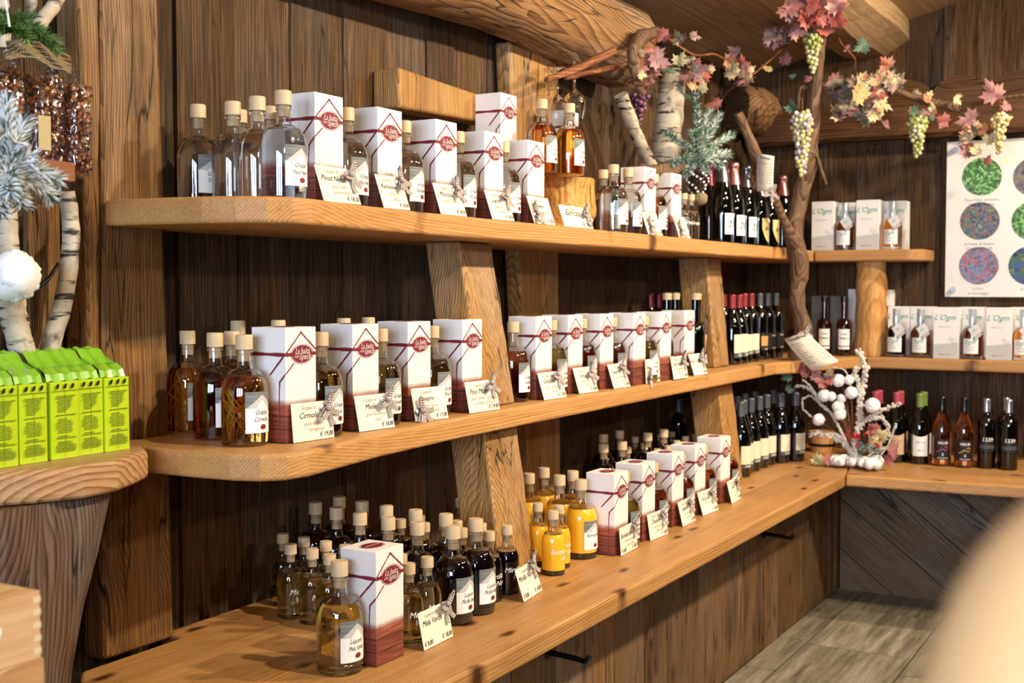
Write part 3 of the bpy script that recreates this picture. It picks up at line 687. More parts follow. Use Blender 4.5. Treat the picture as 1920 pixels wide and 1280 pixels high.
# ================================================================== bottles
LR, SR, LH, SHH = .0485, .0335, .231, .178
def circ(r0, z0, r1, z1, n, cv=1):   # quarter-ellipse shoulder from (r0,z0) in to (r1,z1)
    return [(r1 + (r0 - r1) * cos(pi / 2 * i / n), z0 + (z1 - z0) * sin(pi / 2 * i / n)) for i in range(n + 1)]
def L_geo(R_=LR, H=.25):
    k = H / .25; body = [(R_ * .90, 0), (R_ * .985, .003 * k), (R_, .009 * k)] + circ(R_, .118 * k, .0175 * (R_ / LR) ** .5, .172 * k, 9)
    return body, k
def liqueur_parts(R_, H, fill=.158, thick=False):
    body, k = L_geo(R_, H); rn = body[-1][0] * .86
    full = body + [(rn, .182 * k), (rn, .205 * k), (rn * 1.18, .207 * k), (rn * 1.18, .214 * k), (rn, .216 * k)]
    def rad(z):
        for (a, b), (c, d) in zip(full, full[1:]):
            if b <= z <= d: return a + (c - a) * (z - b) / (d - b + 1e-9)
        return rn
    return full, rad, rn, k
def mk_liqueur(R_, H, liq, opaque, fill):
    full, rad, rn, k = liqueur_parts(R_, H); zf = fill * k
    low = [p for p in full if p[1] < zf] + [(rad(zf), zf)]
    up = [(rad(zf), zf)] + [p for p in full if p[1] > zf]
    parts = {}
    if opaque:
        zb = .020 * k
        m = MB(); m.lathe([(rad(zb) * .985, zb)] + [(r * .985, z) for r, z in low if z > zb], 32); parts['liquid'] = m.mesh('liquid', liq, True, 40)
        m = MB(); m.lathe([p for p in full if p[1] < zb - .0005] + [(rad(zb), zb - .0005)], 32); parts['glass_base'] = m.mesh('glass_base', M_GLASSB, True, 40)
    else:
        m = MB(); m.lathe(low, 32); parts['liquid'] = m.mesh('liquid', liq, True, 40)
    m = MB(); t_ = .0018
    inner = [(r - t_, z) for r, z in reversed(up[1:])] + [(up[0][0] - t_ , up[0][1] + .0008)]
    m.lathe([(up[0][0] , up[0][1] + .0006)] + up[1:] + inner, 28, cap0=False, cap1=False); parts['glass_neck'] = m.mesh('glass_neck', M_GLASS, True, 40)
    m = MB(); m.lathe([(rn - t_ - .0004, .190 * k), (rn - t_ - .0004, .2165 * k), (rn * 1.22, .217 * k), (rn * 1.19, .219 * k), (rn * 1.20, .247 * k), (rn * 1.10, .25 * k)], 22)
    parts['cork'] = m.mesh('cork', M_CORK, True, 35)
    return parts, k
M_GLASSB = plain('thick_glass_base', '#1e1a12', .02, coat=1)
def cyl_fn(r): return lambda s, z: (r * sin(s / r), -r * cos(s / r), z)
def cstrip(mb, fn, s0, s1, zb, zt, n=10, mi=0):
    A = []; B = []
    for i in range(n + 1):
        s = s0 + (s1 - s0) * i / n; A.append(fn(s, zb(s) if callable(zb) else zb)); B.append(fn(s, zt(s) if callable(zt) else zt))
    mb.strip(A, B, mi=mi)
def liq_label(R_, k, l1, l2):
    W = .033 * R_ / LR; z0, z1 = .030 * k, .122 * k
    m = MB(); cstrip(m, cyl_fn(R_ + .0005), -W, W, z0, z1, 12); lab = m.mesh('label', M_GREYLAB, True)
    pk = .006
    def roof(base, top, half): return lambda s: top - (top - base) * min(1, abs(s - pk) / half)
    m = MB(); cstrip(m, cyl_fn(R_ + .0008), -W, W, z0, roof(z1 - .036 * k, z1 - .006 * k, W * 1.1), 16); h1 = m.mesh('label_house', M_LGREY, True)
    m = MB(); cstrip(m, cyl_fn(R_ + .0011), -W * .40, W, z0, roof(z1 - .046 * k, z1 - .018 * k, W * .72), 16)
    cstrip(m, cyl_fn(R_ + .0011), -W, -W * .40, z0, lambda s: z0 + .055 * k, 4); h2 = m.mesh('label_front', M_WHITE, True)
    t = MB(); f = cyl_fn(R_ + .0014)
    put_text(t, l1, .0155 * k, f, .35, .005, dx=.004, dy=z0 + .046 * k, sx=.8); put_text(t, l2, .0155 * k, f, .35, .005, dx=.004, dy=z0 + .030 * k, sx=.8 if len(l2) < 8 else .62)
    tm = t.mesh('label_lettering', M_INK)
    m = MB(); n = 16; f2 = cyl_fn(R_ + .0016); cx, cz = .008, z0 + .013 * k
    m.add([f2(cx, cz)] + [f2(cx + .0085 * cos(2 * pi * i / n), cz + .0062 * k * sin(2 * pi * i / n)) for i in range(n)], [(0, 1 + i, 1 + (i + 1) % n) for i in range(n)])
    return lab, h1, h2, tm, m.mesh('label_seal', M_RED)
def liqueur(p, liqname, l1, l2, label, group, rz=-8, opaque=False, fill=.158, cat='bottle', H=LH):
    liq = liqname
    parts, k = cached(('LB', liq.name, opaque, fill, H), lambda: mk_liqueur(LR, H, liq, opaque, fill))
    t = thing('liqueur_bottle', p, R(rz), label, cat, group)
    for nm, me in parts.items(): obj(nm, me, t)
    lab, h1, h2, tm, se = cached(('LL', l1, l2), lambda: liq_label(LR, .93, l1, l2))
    a = obj('paper_label', lab, t); obj('label_house', h1, a); obj('label_front', h2, a); obj('label_lettering', tm, a); obj('label_seal', se, a)
    return t
def small_bottle(p, liq, l1, l2, label, group, rz=-15, opaque=False, fill=.158, text=True, ink=None):
    parts, k = cached(('SB', liq.name, opaque, fill), lambda: mk_liqueur(SR, SHH, liq, opaque, fill))
    t = thing('small_liqueur_bottle', p, R(rz), label, 'bottle', group)
    for nm, me in parts.items(): obj(nm, me, t)
    if text:
        def mk():
            m = MB(); f = cyl_fn(SR + .0006)
            put_text(m, l1, .019, f, .3, .007, dy=.066, dx=-.006); put_text(m, l2, .019, f, .3, .007, dy=.048, dx=.012); return m.mesh('white_handwriting', M_WHITE)
        obj('white_handwriting', cached(('ST', l1, l2), mk), t)
    return t
def neckprof(kind):
    if kind == 'burgundy': return dict(R=.041, H=.30, prof=[(.036, 0), (.040, .003), (.041, .01), (.041, .145), (.0395, .165), (.034, .19), (.024, .215), (.0175, .232), (.0148, .25), (.0142, .285), (.0155, .286), (.0155, .294), (.0142, .296), (.0142, .30)], cap=(.0158, .238, .301))
    if kind == 'bordeaux': return dict(R=.0385, H=.305, prof=[(.034, 0), (.038, .003), (.0385, .01), (.0385, .19), (.037, .205), (.030, .222), (.020, .235), (.0152, .248), (.0142, .26), (.0142, .29), (.0155, .291), (.0155, .299), (.0142, .30), (.0142, .305)], cap=(.0160, .245, .306))
    if kind == 'sparkling': return dict(R=.0435, H=.32, prof=[(.038, 0), (.0425, .003), (.0435, .012), (.0435, .14), (.042, .165), (.036, .20), (.027, .235), (.020, .262), (.0165, .285), (.0165, .30), (.019, .302), (.019, .308), (.015, .312), (.013, .32)], cap=(.021, .225, .322))
    if kind == 'amaro': return dict(R=.041, H=.31, prof=[(.036, 0), (.040, .003), (.041, .01), (.041, .15)] + circ(.041, .15, .016, .195, 7) + [(.0155, .21), (.0155, .28), (.018, .282), (.018, .31)], cap=(.0185, .283, .311))
def dark_bottle(kind, p, capmat, label, group, lab=None, rz=0, name='wine_bottle', glass=None, k=1.0, catname='bottle'):
    d = neckprof(kind); glass = glass or M_DKGLASS
    t = thing(name, p, R(rz), label, catname, group); t.scale = (k, k, k)
    def mk(): m = MB(); m.lathe(d['prof'], 28); return m.mesh('glass_body', glass, True, 40)
    obj('glass_body', cached(('DB', kind, glass.name), mk), t)
    def mkc():
        m = MB(); r, z0, z1 = d['cap']
        if kind == 'sparkling': m.lathe([(.0285, z0 + .01), (.0245, z0 + .03), (.0205, z0 + .05), (.0185, z0 + .07), (.0195, z0 + .078), (.0215, z0 + .083), (.0205, z0 + .092), (.0175, z1)], 18, cap0=False)
        else: m.lathe([(r * .98, z0), (r * 1.02, z0 + .004), (r, z0 + .006), (r, z1 - .014), (r * 1.06, z1 - .013), (r * 1.06, z1 - .006), (r, z1 - .005), (r * .92, z1)], 20, cap0=False)
        return m.mesh('capsule', capmat, True, 30)
    obj('capsule', cached(('CP', kind, capmat.name), mkc), t)
    if lab: lab(t, d['R'])
    return t
def lab_simple(key, z0, z1, arc_, mats, texts=(), bands=(), inkm=None, off=0, shape=None):
    """paper label with printed bands and lettering"""
    def f(t, R_):
        def mk():
            m = MB(); cstrip(m, cyl_fn(R_ + .0005), -arc_ + off, arc_ + off, shape[0] if shape else z0, shape[1] if shape else z1, 16); L = m.mesh('label', mats, True)
            b = MB(); 
            for (a, c, mt) in bands: cstrip(b, cyl_fn(R_ + .0008), -arc_ + off, arc_ + off, a, c, 12)
            x = MB()
            for (s, sz, dz, sh) in texts: put_text(x, s, sz, cyl_fn(R_ + .0012), sh, .02, dy=dz, dx=off)
            return L, (b.mesh('label_band', bands[0][2], True) if bands else None), (x.mesh('label_lettering', inkm or M_INK) if texts else None)
        L, b, x = cached(('lab', key, R_), mk); a = obj('paper_label', L, t)
        if b: obj('label_band', b, a)
        if x: obj('label_lettering', x, a)
    return f
# ================================================================== what stands on the shelves
EPS = .0008
OBST = []      # what already stands: (shelf z, kind, x, y, size)
def settle(p, r, z0):
    # nudge a bottle so that it touches neither its neighbours, the boxes nor the wall
    x, y = p.x, p.y
    for it in range(60):
        moved = False
        if y > 2.085 - r: y = 2.085 - r; moved = True
        for (zz, kind, a) in OBST:
            if abs(zz - z0) > .01: continue
            if kind == 'c': cx, cy, rad = a; nx, ny = cx, cy
            else: x0, x1, y0, y1 = a; nx, ny = min(max(x, x0), x1), min(max(y, y0), y1); rad = 0
            dx, dy = x - nx, y - ny; d = math.hypot(dx, dy); need = r + rad + .0025
            if d < need - 1e-5:
                if d < 1e-4: cx, cy = (a[0] + a[1]) / 2 if kind != 'c' else a[0], (a[2] + a[3]) / 2 if kind != 'c' else a[1]; dx, dy = x - cx, y - cy + 1e-4; d = math.hypot(dx, dy); need = d + .03
                x += dx / d * (need - d); y += dy / d * (need - d); moved = True
        if not moved: break
    else: UNSETTLED.append((round(x, 2), round(y, 2), z0))
    OBST.append((z0, 'c', (x, y, r))); return Vector((x, y, z0 + EPS))
UNSETTLED = []
def block(z0, x0, x1, y0, y1): OBST.append((z0, 'b', (x0, x1, y0, y1)))
block(SH_MID, 2.785, 2.984, 1.695, 1.90); block(CTR, 2.735, 2.96, 1.60, 1.80); block(SH_MID, 4.705, 4.93, 1.735, 1.93); block(CTR, 4.66, 4.86, 1.655, 1.83)
block(SH_TOP, 3.50, 3.73, 1.785, 2.1); block(SH_TOP, 3.19, 3.35, 1.88, 2.1)
block(SH_TOP, 3.50, 3.89, 2.02, 2.1); block(SH_MID, 3.55, 3.9, 2.02, 2.1); block(CTR, 3.6, 3.9, 2.02, 2.1)
block(SH_TOP, 1.6, 1.97, 2.01, 2.1); block(SH_MID, 1.6, 1.97, 2.01, 2.1)
def base_from_top(u, v, z0, h): p = az(u, v, z0 + h); return Vector((p.x, p.y, z0 + EPS))
# ---- gift boxes: front-left top corner in the photo, shelf, description
GB_T = 'gift boxes on the top shelf'; GB_M = 'gift boxes on the middle shelf'; GB_C = 'gift boxes on the counter'
boxes = [
 (590, 172, SH_TOP, 'behind the Pinot Nero card', GB_T), (708, 200, SH_TOP, 'behind the second card of the top shelf', GB_T),
 (817, 223, SH_TOP, 'behind the Moscato card', GB_T), (909, 245, SH_TOP, 'behind the Lagrein card', GB_T),
 (990, 262, SH_TOP, 'behind the Traminer card, left of the stump', GB_T),
 (939, 173, SH_TOP + .181, 'standing highest, above the row left of the stump', GB_T), (1060, 206, SH_TOP + .181, 'on the stump behind the two amber bottles', GB_T),
 (1209, 312, SH_TOP, 'right of the stump, behind the two clear bottles', GB_T), (1259, 324, SH_TOP, 'last on the right before the pine spray', GB_T),
 (535, 615, SH_MID, 'behind the Cirmolo card', GB_M), (661, 609, SH_MID, 'behind the Miele card', GB_M), (765, 604, SH_MID, 'behind the Ginepro card', GB_M),
 (867, 600, SH_MID, 'behind the Pino Mugo card, left of the strut', GB_M), (1005, 594, SH_MID, 'behind the Genziana card, right of the strut', GB_M),
 (1067, 591.2, SH_MID, 'behind the Ortica card', GB_M), (1136, 588.6, SH_MID, 'behind the Asperula card', GB_M), (1195, 586.8, SH_MID, 'behind the Peperoncino card', GB_M),
 (1242, 585, SH_MID, 'behind the Erbe Alpine card', GB_M), (1284, 582.5, SH_MID, 'last on the right, beside the orange-labelled bottle', GB_M),
 (705, 1036, CTR, 'nearest the camera, beside the pale bottle', GB_C), (1152, 890, CTR, 'beside the yellow bottles, behind the Bombardino card', GB_C),
 (1205, 871.5, CTR, 'behind the Zenzero card', GB_C), (1261, 852.5, CTR, 'behind the Lampone card', GB_C), (1304, 837, CTR, 'behind the Nocciola card', GB_C),
 (1352, 822, CTR, 'last on the right, beside the strut', GB_C)]
where = {GB_T: 'on the top shelf', GB_M: 'on the middle shelf', GB_C: 'on the counter'}
BOXP = []
for (u, v, z, d, g) in boxes:
    p = az(u, v, z + BH); p.z = z + EPS; p.x = {14: 3.312, 15: 3.517, 16: 3.723, 17: 3.932}.get(len(BOXP), p.x); BOXP.append(p); block(z, p.x, p.x + BW, p.y, p.y + BD)
    gift_box(p, 'printed gift box %s, %s' % (where[g], d), g)

# ---- large liqueur bottles
def herbs(t, seed):
    rnd = random.Random(seed); mb = MB()
    for i in range(16):
        a = rnd.uniform(0, 6.28); b = a + rnd.uniform(1.6, 3.2); r0, r1 = rnd.uniform(.02, .036), rnd.uniform(.022, .038); z0, z1 = rnd.uniform(.012, .04), rnd.uniform(.09, .128)
        mb.tube([(r0 * cos(a) * (1 - q) + r1 * cos(b) * q + .012 * sin(q * pi) * cos(a + 1), r0 * sin(a) * (1 - q) + r1 * sin(b) * q + .012 * sin(q * pi), z0 + (z1 - z0) * q) for q in [k / 6 for k in range(7)]], .0007, 4)
    tag(mb.build('herb_stalks', plain('herb_stalk', '#c99a3c', .6), t), kind='stuff')
def LB(u, v, z, liq, l1, l2, lab, g, y=None, base=None, box=None, **k):
    if box is not None: b = BOXP[box]; q = ax(u, 500, b.x + BW + .053); p = Vector((q.x, max(q.y, b.y + .03), z))
    elif y: p = ay(u, 500, y)
    elif base: p = az(base[0], base[1], z)
    else: p = base_from_top(u, v, z, k.get('H', LH))
    p = settle(p, LR, z); herb = k.pop('herb', 0); t = liqueur(p, liq, l1, l2, lab, g, **k)
    if herb: herbs(t, herb)
    return p
G1 = 'clear grappa bottles on the top shelf'; z = SH_TOP
G = 'Grappa'
LB(371, 197, z, M_CLEAR, G, 'Traminer', 'clear grappa bottle farthest left on the top shelf', G1)
LB(430, 192, z, M_CLEAR, G, 'Moscato', 'clear grappa bottle, second from the left in the front of the top shelf', G1)
LB(478, 183, z, M_CLEAR, G, 'Lagrein', 'clear grappa bottle, third from the left in the front of the top shelf', G1)
LB(531, 171, z, M_CLEAR, G, 'Pinot Nero', 'clear grappa bottle directly left of the first gift box on the top shelf', G1)
LB(449, 207, z, M_CLEAR, G, 'Moscato', 'clear grappa bottle half hidden behind the second bottle of the top shelf', G1)
LB(505, 201, z, M_CLEAR, G, 'Lagrein', 'clear grappa bottle half hidden behind the third bottle of the top shelf', G1)
for bi, (u, v, nm, d) in enumerate(((654, 203, 'Pinot Nero', 'after the first gift box'), (764, 226, 'Ramassine', 'after the second gift box'), (860, 246, 'Moscato', 'after the third gift box'), (949, 263, 'Lagrein', 'after the fourth gift box'))):
    LB(u, v, z, M_CLEAR, G, nm, 'clear grappa bottle %s of the top shelf, left to right' % d, G1, rz=-2, box=bi)
G2 = 'aged amber bottles on the stump'
LB(1016, 187, z + .181, M_ORANGE, G, 'Barricata', 'amber bottle on the stump, left of its pair', G2, rz=-6)
LB(1068, 195, z + .181, M_ORANGE, G, 'Barricata', 'amber bottle on the stump, right of its pair', G2, rz=-6)
LB(1150, 309, z, M_CLEAR, G, 'Müller Th.', 'clear bottle just right of the stump on the top shelf', G1)
LB(1178, 316, z, M_CLEAR, G, 'Müller Th.', 'clear bottle in front of the gift box right of the stump', G1)
LB(1131, 319, z, M_CLEAR, G, 'Müller Th.', 'clear bottle behind the one right of the stump', G1)
LB(1233, 324, z, M_DKAMBER, G, 'Teroldego', 'brown bottle between the last two gift boxes of the top shelf', 'bottles between the gift boxes', box=7)
z = SH_MID; G3 = 'amber bottles on the middle shelf'
LB(355, 620, z, M_AMBER, G, 'Cirmolo', 'amber bottle farthest left on the middle shelf', G3, base=(350, 808), herb=3)
LB(410, 623, z, M_DKAMBER, G, 'Cirmolo', 'dark amber bottle, second from the left on the middle shelf', G3, base=(405, 821))
LB(470, 627, z, M_AMBER, G, 'Cirmolo', 'golden amber bottle left of the first gift box on the middle shelf', G3, base=(474, 831), herb=5)
for (u, v, yy, d) in ((425, 617.5, 1.90, 'behind the second amber bottle'), (445, 609.5, 2.03, 'at the back against the wall, left group'), (470, 617, 1.86, 'behind the golden amber bottle'),
                  (499, 608, 1.99, 'behind the first gift box')):
    LB(u, v, z, M_DKAMBER, G, 'Cirmolo', 'dark amber bottle on the middle shelf, %s' % d, G3, y=yy, H=.231 if yy < 1.95 else .25)
for bi, (u, v, liq, nm, d) in zip((9, 10, 11, 12.5, 13, 14, 15, 16), ((603, 619, M_OLIVE, 'Miele', 'pale bottle after the first gift box'), (713, 616, M_OLIVE, 'Ginepro', 'pale bottle after the second gift box'),
      (813, 614, M_OLIVE, 'Pino M.', 'pale bottle after the third gift box'), (957, 601, M_DKAMBER, 'Genziana', 'brown bottle just right of the first strut'),
      (1038, 598, M_OLIVE, 'Genziana', 'olive bottle after the fifth gift box'), (1099, 596, M_DKAMBER, 'Ortica', 'brown bottle after the sixth gift box'),
      (1157, 594.5, M_DKAMBER, 'Asperula', 'dark brown bottle after the seventh gift box'), (1215, 592, M_OLIVE, 'Peperoncino', 'olive bottle after the eighth gift box'))):
    kw = dict(box=bi) if bi != 12.5 else dict(y=1.74)
    LB(u, v, z, liq, G, nm, d + ' on the middle shelf', 'bottles between the gift boxes of the middle shelf', rz=-2, **kw)
for (u, v, d) in ((644, 603, 'left peeking over the second gift box'), (690, 601, 'right peeking over the second gift box')):
    LB(u, v, z, M_OLIVE, G, 'Miele', 'bottle at the back of the middle shelf, %s' % d, 'bottles at the back of the middle shelf', y=1.95, H=.25)
z = CTR; G4 = 'bottles on the counter'
LB(638, 1051, z, M_PALE, 'Liquore', 'Mela Verde', 'pale gold bottle in front at the left end of the counter', G4, rz=-12)
G5 = 'dark bilberry liqueur bottles on the counter'
dk = [(576, 940, 'farthest left of the dark bottles'), (624, 929.6, 'second in the back row'), (626, 950, 'second in the front dark row'), (675, 938.6, 'third in the back row'),
      (675, 961, 'third in the front dark row'), (722.5, 947.6, 'fourth in the back row above the gift box'), (724, 969, 'above the right edge of the gift box'),
      (775, 955, 'back row, right of the gift box'), (777.5, 978, 'beside the gift box, behind small pale bottles'), (826, 962, 'behind the left of the two labelled front bottles'),
      (840.5, 984.5, 'left of the two labelled front bottles'), (884.5, 971, 'right of the two labelled front bottles')]
for (u, v, d) in dk:
    LB(u, v, z, M_DARKLIQ, 'Liquore', 'Mirtillo Nero', 'black bilberry liqueur bottle on the counter, %s' % d, G5, opaque=True, fill=.165, rz=-10)
G6 = 'large yellow egg liqueur bottles'
for (u, v, d) in ((992, 887.5, 'touching the strut'), (1020, 877, 'at the very back'), (1042.6, 890.5, 'in the middle of the group'), (1070, 884, 'at the back right'), (1099, 896, 'in front with label, beside the gift box')):
    LB(u, v, z, M_YELLOW, 'Bombardino', ' ', 'large yellow bottle %s' % d, G6, opaque=True, fill=.158, rz=-14)
for bi, (u, v, liq, l1, nm, d) in zip((21, 22, 23, 24, 20), ((1230, 861, M_DKAMBER, 'Liquore', 'Zenzero', 'brown bottle after the third gift box on the counter'),
       (1278, 843, M_RUBY, 'Liquore', 'Lampone', 'ruby bottle after the fourth gift box on the counter'), (1323, 829, M_ORANGE, 'Liquore', 'Nocciola', 'amber bottle after the fifth gift box on the counter'),
       (1364, 815, M_RUBY, 'Liquore', 'Caffè', 'dark bottle between the last gift box and the strut on the counter'), (1172, 878, M_OLIVE, 'Liquore', 'Bombardino', 'olive bottle after the second gift box on the counter'))):
    LB(u, v, z, liq, l1, nm, d, 'bottles between the gift boxes of the counter', rz=-2, box=bi)
# ---- small bottles
def SB(u, v, z, liq, l1, l2, lab, g, **k): small_bottle(settle(base_from_top(u, v, z, SHH), SR, z), liq, l1, l2, lab, g, **k)
G7 = 'small green apple liqueur bottles'
for (u, v, d, tx) in ((530, 1000.6, 'farthest left', 0), (544.7, 1020, 'front left with white writing', 1), (570, 1007, 'behind the front pair', 0), (585.5, 1028.5, 'front right of the left pair with white writing', 1),
       (611, 1014.6, 'back, left of the gift box', 0), (618, 1039, 'just behind the tall pale bottle', 0), (636, 1019.5, 'against the left face of the gift box', 0),
       (766.5, 1056, 'directly right of the gift box', 1), (801, 1044, 'behind the Mela Verde card', 1), (762, 1040, 'hidden behind the gift box right edge', 0)):
    SB(u, v, CTR, M_PALE if 1 else 0, 'Mela', 'Verde', 'small pale gold bottle on the counter, %s' % d, G7, text=bool(tx))
G8 = 'small bilberry liqueur bottles'
for (u, v, d, tx) in ((751, 973, 'back, above the gift box', 0), (787, 966.5, 'far back behind the row', 0), (796, 980, 'behind the black bottles right of the gift box', 0), (857, 976, 'between the two large front bottles, at the back', 0),
       (866, 990, 'between the two large front bottles', 0), (905, 980, 'behind the right labelled bottle', 0), (917.5, 996, 'front with white writing beside the right labelled bottle', 1),
       (950.5, 985, 'with white writing behind the Mirtillo card', 1)):
    SB(u, v, CTR, M_DARKLIQ, 'Mirtillo', 'Nero', 'small black bottle on the counter, %s' % d, G8, opaque=True, text=bool(tx))
G9 = 'small yellow egg liqueur bottles'
for (u, v, d, tx) in ((1008.5, 943, 'behind, beside the strut', 0), (1048, 947, 'right of the front one', 1), (1026, 956, 'foremost of the yellow group', 1), (863, 935.5, 'back, left of the strut', 0)):
    SB(u, v, CTR, M_YELLOW, 'Bombar', 'dino', 'small yellow bottle, %s' % d, G9, opaque=True, text=bool(tx))
for (u, v, d) in ((1295.6, 365, 'front of the pair'), (1284, 363, 'back of the pair')):
    SB(u, v, SH_TOP, M_CLEAR, 'Grappa', ' ', 'small clear bottle below the pine spray on the top shelf, %s' % d, 'small clear bottles on the top shelf')
# small corked bottles behind the counter gift boxes
k = 0
ordn = ['first', 'second', 'third', 'fourth', 'fifth', 'sixth', 'seventh', 'eighth', 'ninth', 'tenth', 'eleventh', 'twelfth', 'thirteenth', 'fourteenth', 'fifteenth', 'sixteenth', 'seventeenth']
back = sorted([(1132, 814, 'L'), (1132, 832, 'L'), (1162, 807, 'L'), (1160, 828.5, 'L'), (1176, 818, 'S'), (1177, 838, 'S'), (1200, 812, 'L'), (1208, 831, 'S'), (1220, 806, 'L'), (1239, 815, 'S'),
        (1260, 809, 'S'), (1227, 840, 'S'), (1252, 835.5, 'S'), (1269, 826, 'S'), (1285.5, 818, 'S'), (1307, 813.7, 'S')])
for (u, v, q) in back:
    lb = 'corked dark bottle behind the counter gift boxes, %s from the left' % ordn[k]; k += 1
    if q == 'L': LB(u, v, CTR, M_DARKLIQ, 'Liquore', 'Caffè', lb, 'corked bottles at the back of the counter', opaque=True, fill=.165)
    else: SB(u, v, CTR, M_DARKLIQ, 'Liquore', 'Caffè', lb, 'corked bottles at the back of the counter', opaque=True, text=False)
dark_bottle('bordeaux', base_from_top(1273, 748, CTR, .305), M_GREYCAP, 'tall dark bottle in shadow behind the counter gift boxes, under the middle shelf', None)

# ---- price cards
def px_y(u, y): q = ay(u, 500, y); return (q.x, y)
def C(bl, br, z, pre, nm, desc, pr, bow, pos, rot=0, lean=None, g=None, two=None, hh=.083, lb=None):
    lean = lean or (12 if bl[0] < 900 else 18)
    a = az(bl[0], bl[1], z); b = az(br[0], br[1], z)
    price_card((a.x, a.y), (b.x, b.y), z + .0012, (pre, nm, desc, pr), lb or ('cream price card reading %s, with %s checked bow, %s' % (nm, 'black' if bow == 'b' else 'brown', 'on the counter' if z == CTR else 'on the middle shelf')), g, bow, pos, rot, hh, lean, two)
GC = 'price cards on the middle shelf'
C((551, 832), (627, 820.5), SH_MID, 'Grappa al', 'Cirmolo', ('gusto dolce e', 'avvolgente'), '€ 19,00', 'r', (.84, .80), -15, g=GC)
C((674.5, 811), (740.5, 801.6), SH_MID, 'Grappa al', 'Miele', ('gusto finemente', 'dolce'), '€ 18,00', 'b', (.86, .80), 0, g=GC)
C((780, 792), (841, 784.5), SH_MID, 'Grappa al', 'Ginepro', ('gusto deciso', 'penetrante'), '€ 17,00', 'r', (.20, .30), -40, g=GC)
C((881, 776), (937.5, 767.7), SH_MID, 'Grappa al', 'Pino Mugo', ('gusto intenso resinoso', 'profumo di bosco'), '€ 19,00', 'r', (.82, .88), 0, g=GC)
C((1021, 751), (1063, 745), SH_MID, 'Grappa alla', 'Genziana', ('gusto persistente', 'amaro'), '€ 19,00', 'r', (.80, .85), 10, g=GC)
C((1086.5, 739), (1122, 734), SH_MID, 'Grappa all\'', 'Ortica', ('gusto vegetale', 'fresco'), '€ 18,00', 'r', (.84, .78), 0, g=GC)
C((1151.6, 729.6), (1182, 725), SH_MID, 'Grappa all\'', 'Asperula', ('gusto floreale', 'dolce e profumato'), '€ 18,00', 'r', (.84, .88), 10, g=GC)
C((1211.6, 720), (1238, 715), SH_MID, 'Grappa al', 'Peperoncino', ('gusto', 'piccante'), '€ 18,00', 'r', (.2, .22), -40, g=GC)
C((1264, 712.7), (1290.7, 708), SH_MID, 'Grappa alle', 'Erbe Alpine', ('gusto balsamico', 'alle erbe'), '€ 18,00', 'b', (.82, .85), 0, g=GC)
C((1302, 704.7), (1327, 701), SH_MID, '', 'Amaro al Fieno', ('di montagna',), '€ 18,00', 'b', (.82, .80), 0, g=GC)
GC = 'price cards on the counter'
C((796, 1221), (850, 1193.7), CTR, 'Liquore alla', 'Mela Verde', (), '€ 18,00', 'b', (.92, .92), 20, g=GC, two='€ 8,00')
C((983, 1129.5), (1017, 1107), CTR, 'Liquore', 'Mirtillo Nero', (), '€ 18,00', 'b', (.85, .97), 10, g=GC, two='€ 8,00')
C((1165, 1043), (1196, 1026), CTR, '', 'Bombardino', ('Pronto da bere', 'con la panna'), '€ 18,50', 'b', (.86, .92), 20, g=GC, two='€ 8,00')
C((1220, 1014.5), (1253, 1001), CTR, 'Liquore allo', 'Zenzero', ('gusto piccante e', 'rinfrescante'), '€ 18,00', 'b', (.84, .85), 25, g=GC)
C((1281, 988), (1304.5, 976), CTR, 'Liquore al', 'Lampone', ('gusto fruttato', 'piacevole'), '€ 18,00', 'b', (.84, .85), 25, g=GC)
C((1318.6, 967.5), (1347.5, 956), CTR, 'Liquore', 'Nocciola', ('gusto tostato',), '€ 18,00', 'b', (.84, .85), 25, g=GC)
C((1372.7, 945), (1390, 934), CTR, 'Liquore', 'Caffè', ('aroma', 'intenso'), '€ 18,00', 'b', (.84, .85), 25, g=GC)
GC = 'price cards on the top shelf'
def CT(u0, u1, pre, nm, desc, pr, bow, pos, rot=0, y=1.672, hh=.098, lean=19, lb=None):
    a = px_y(u0, y); b = px_y(u1, y)
    price_card(a, b, SH_TOP + .0012, (pre, nm, desc, pr), lb or 'cream price card reading %s, with %s checked bow, on the top shelf' % (nm, 'black' if bow == 'b' else 'brown'), GC, bow, pos, rot, hh, lean)
CT(609, 678, 'Grappa di', 'Pinot Nero', ('gusto della', 'bacca matura'), '€ 18,50', 'r', (.88, .80), 5, y=1.645, hh=.085)
CT(721, 770, 'Grappa di', 'Ramassine', ('morbida e', 'delicata'), '€ 18,50', 'r', (.90, .86), -30, y=1.66, hh=.085)
CT(827.5, 876, 'Grappa di', 'Moscato', ('morbida e secca',), '€ 18,50', 'r', (.85, .85), -30, hh=.085)
CT(924, 965, 'Grappa di', 'Lagrein', ('gusto deciso', 'e morbido'), '€ 18,50', 'r', (.88, .85), 10, hh=.085)
CT(1002.5, 1041.7, 'Grappa di', 'Traminer', ('aromatico e morbido',), '€ 18,50', 'r', (.2, .35), -40, hh=.085)
CT(1059, 1113, 'Grappa', 'Barricata', (), '€ 24,00', 'b', (.84, .72), 0, hh=.07)
CT(1216, 1243, 'Grappa di', 'Teroldego', ('delicata',), '€ 18,50', 'r', (.25, .35), -40, hh=.085)
CT(1274, 1295, 'Grappa di', 'Müller', ('fresca',), '€ 18,50', 'r', (.25, .35), -40, hh=.085)
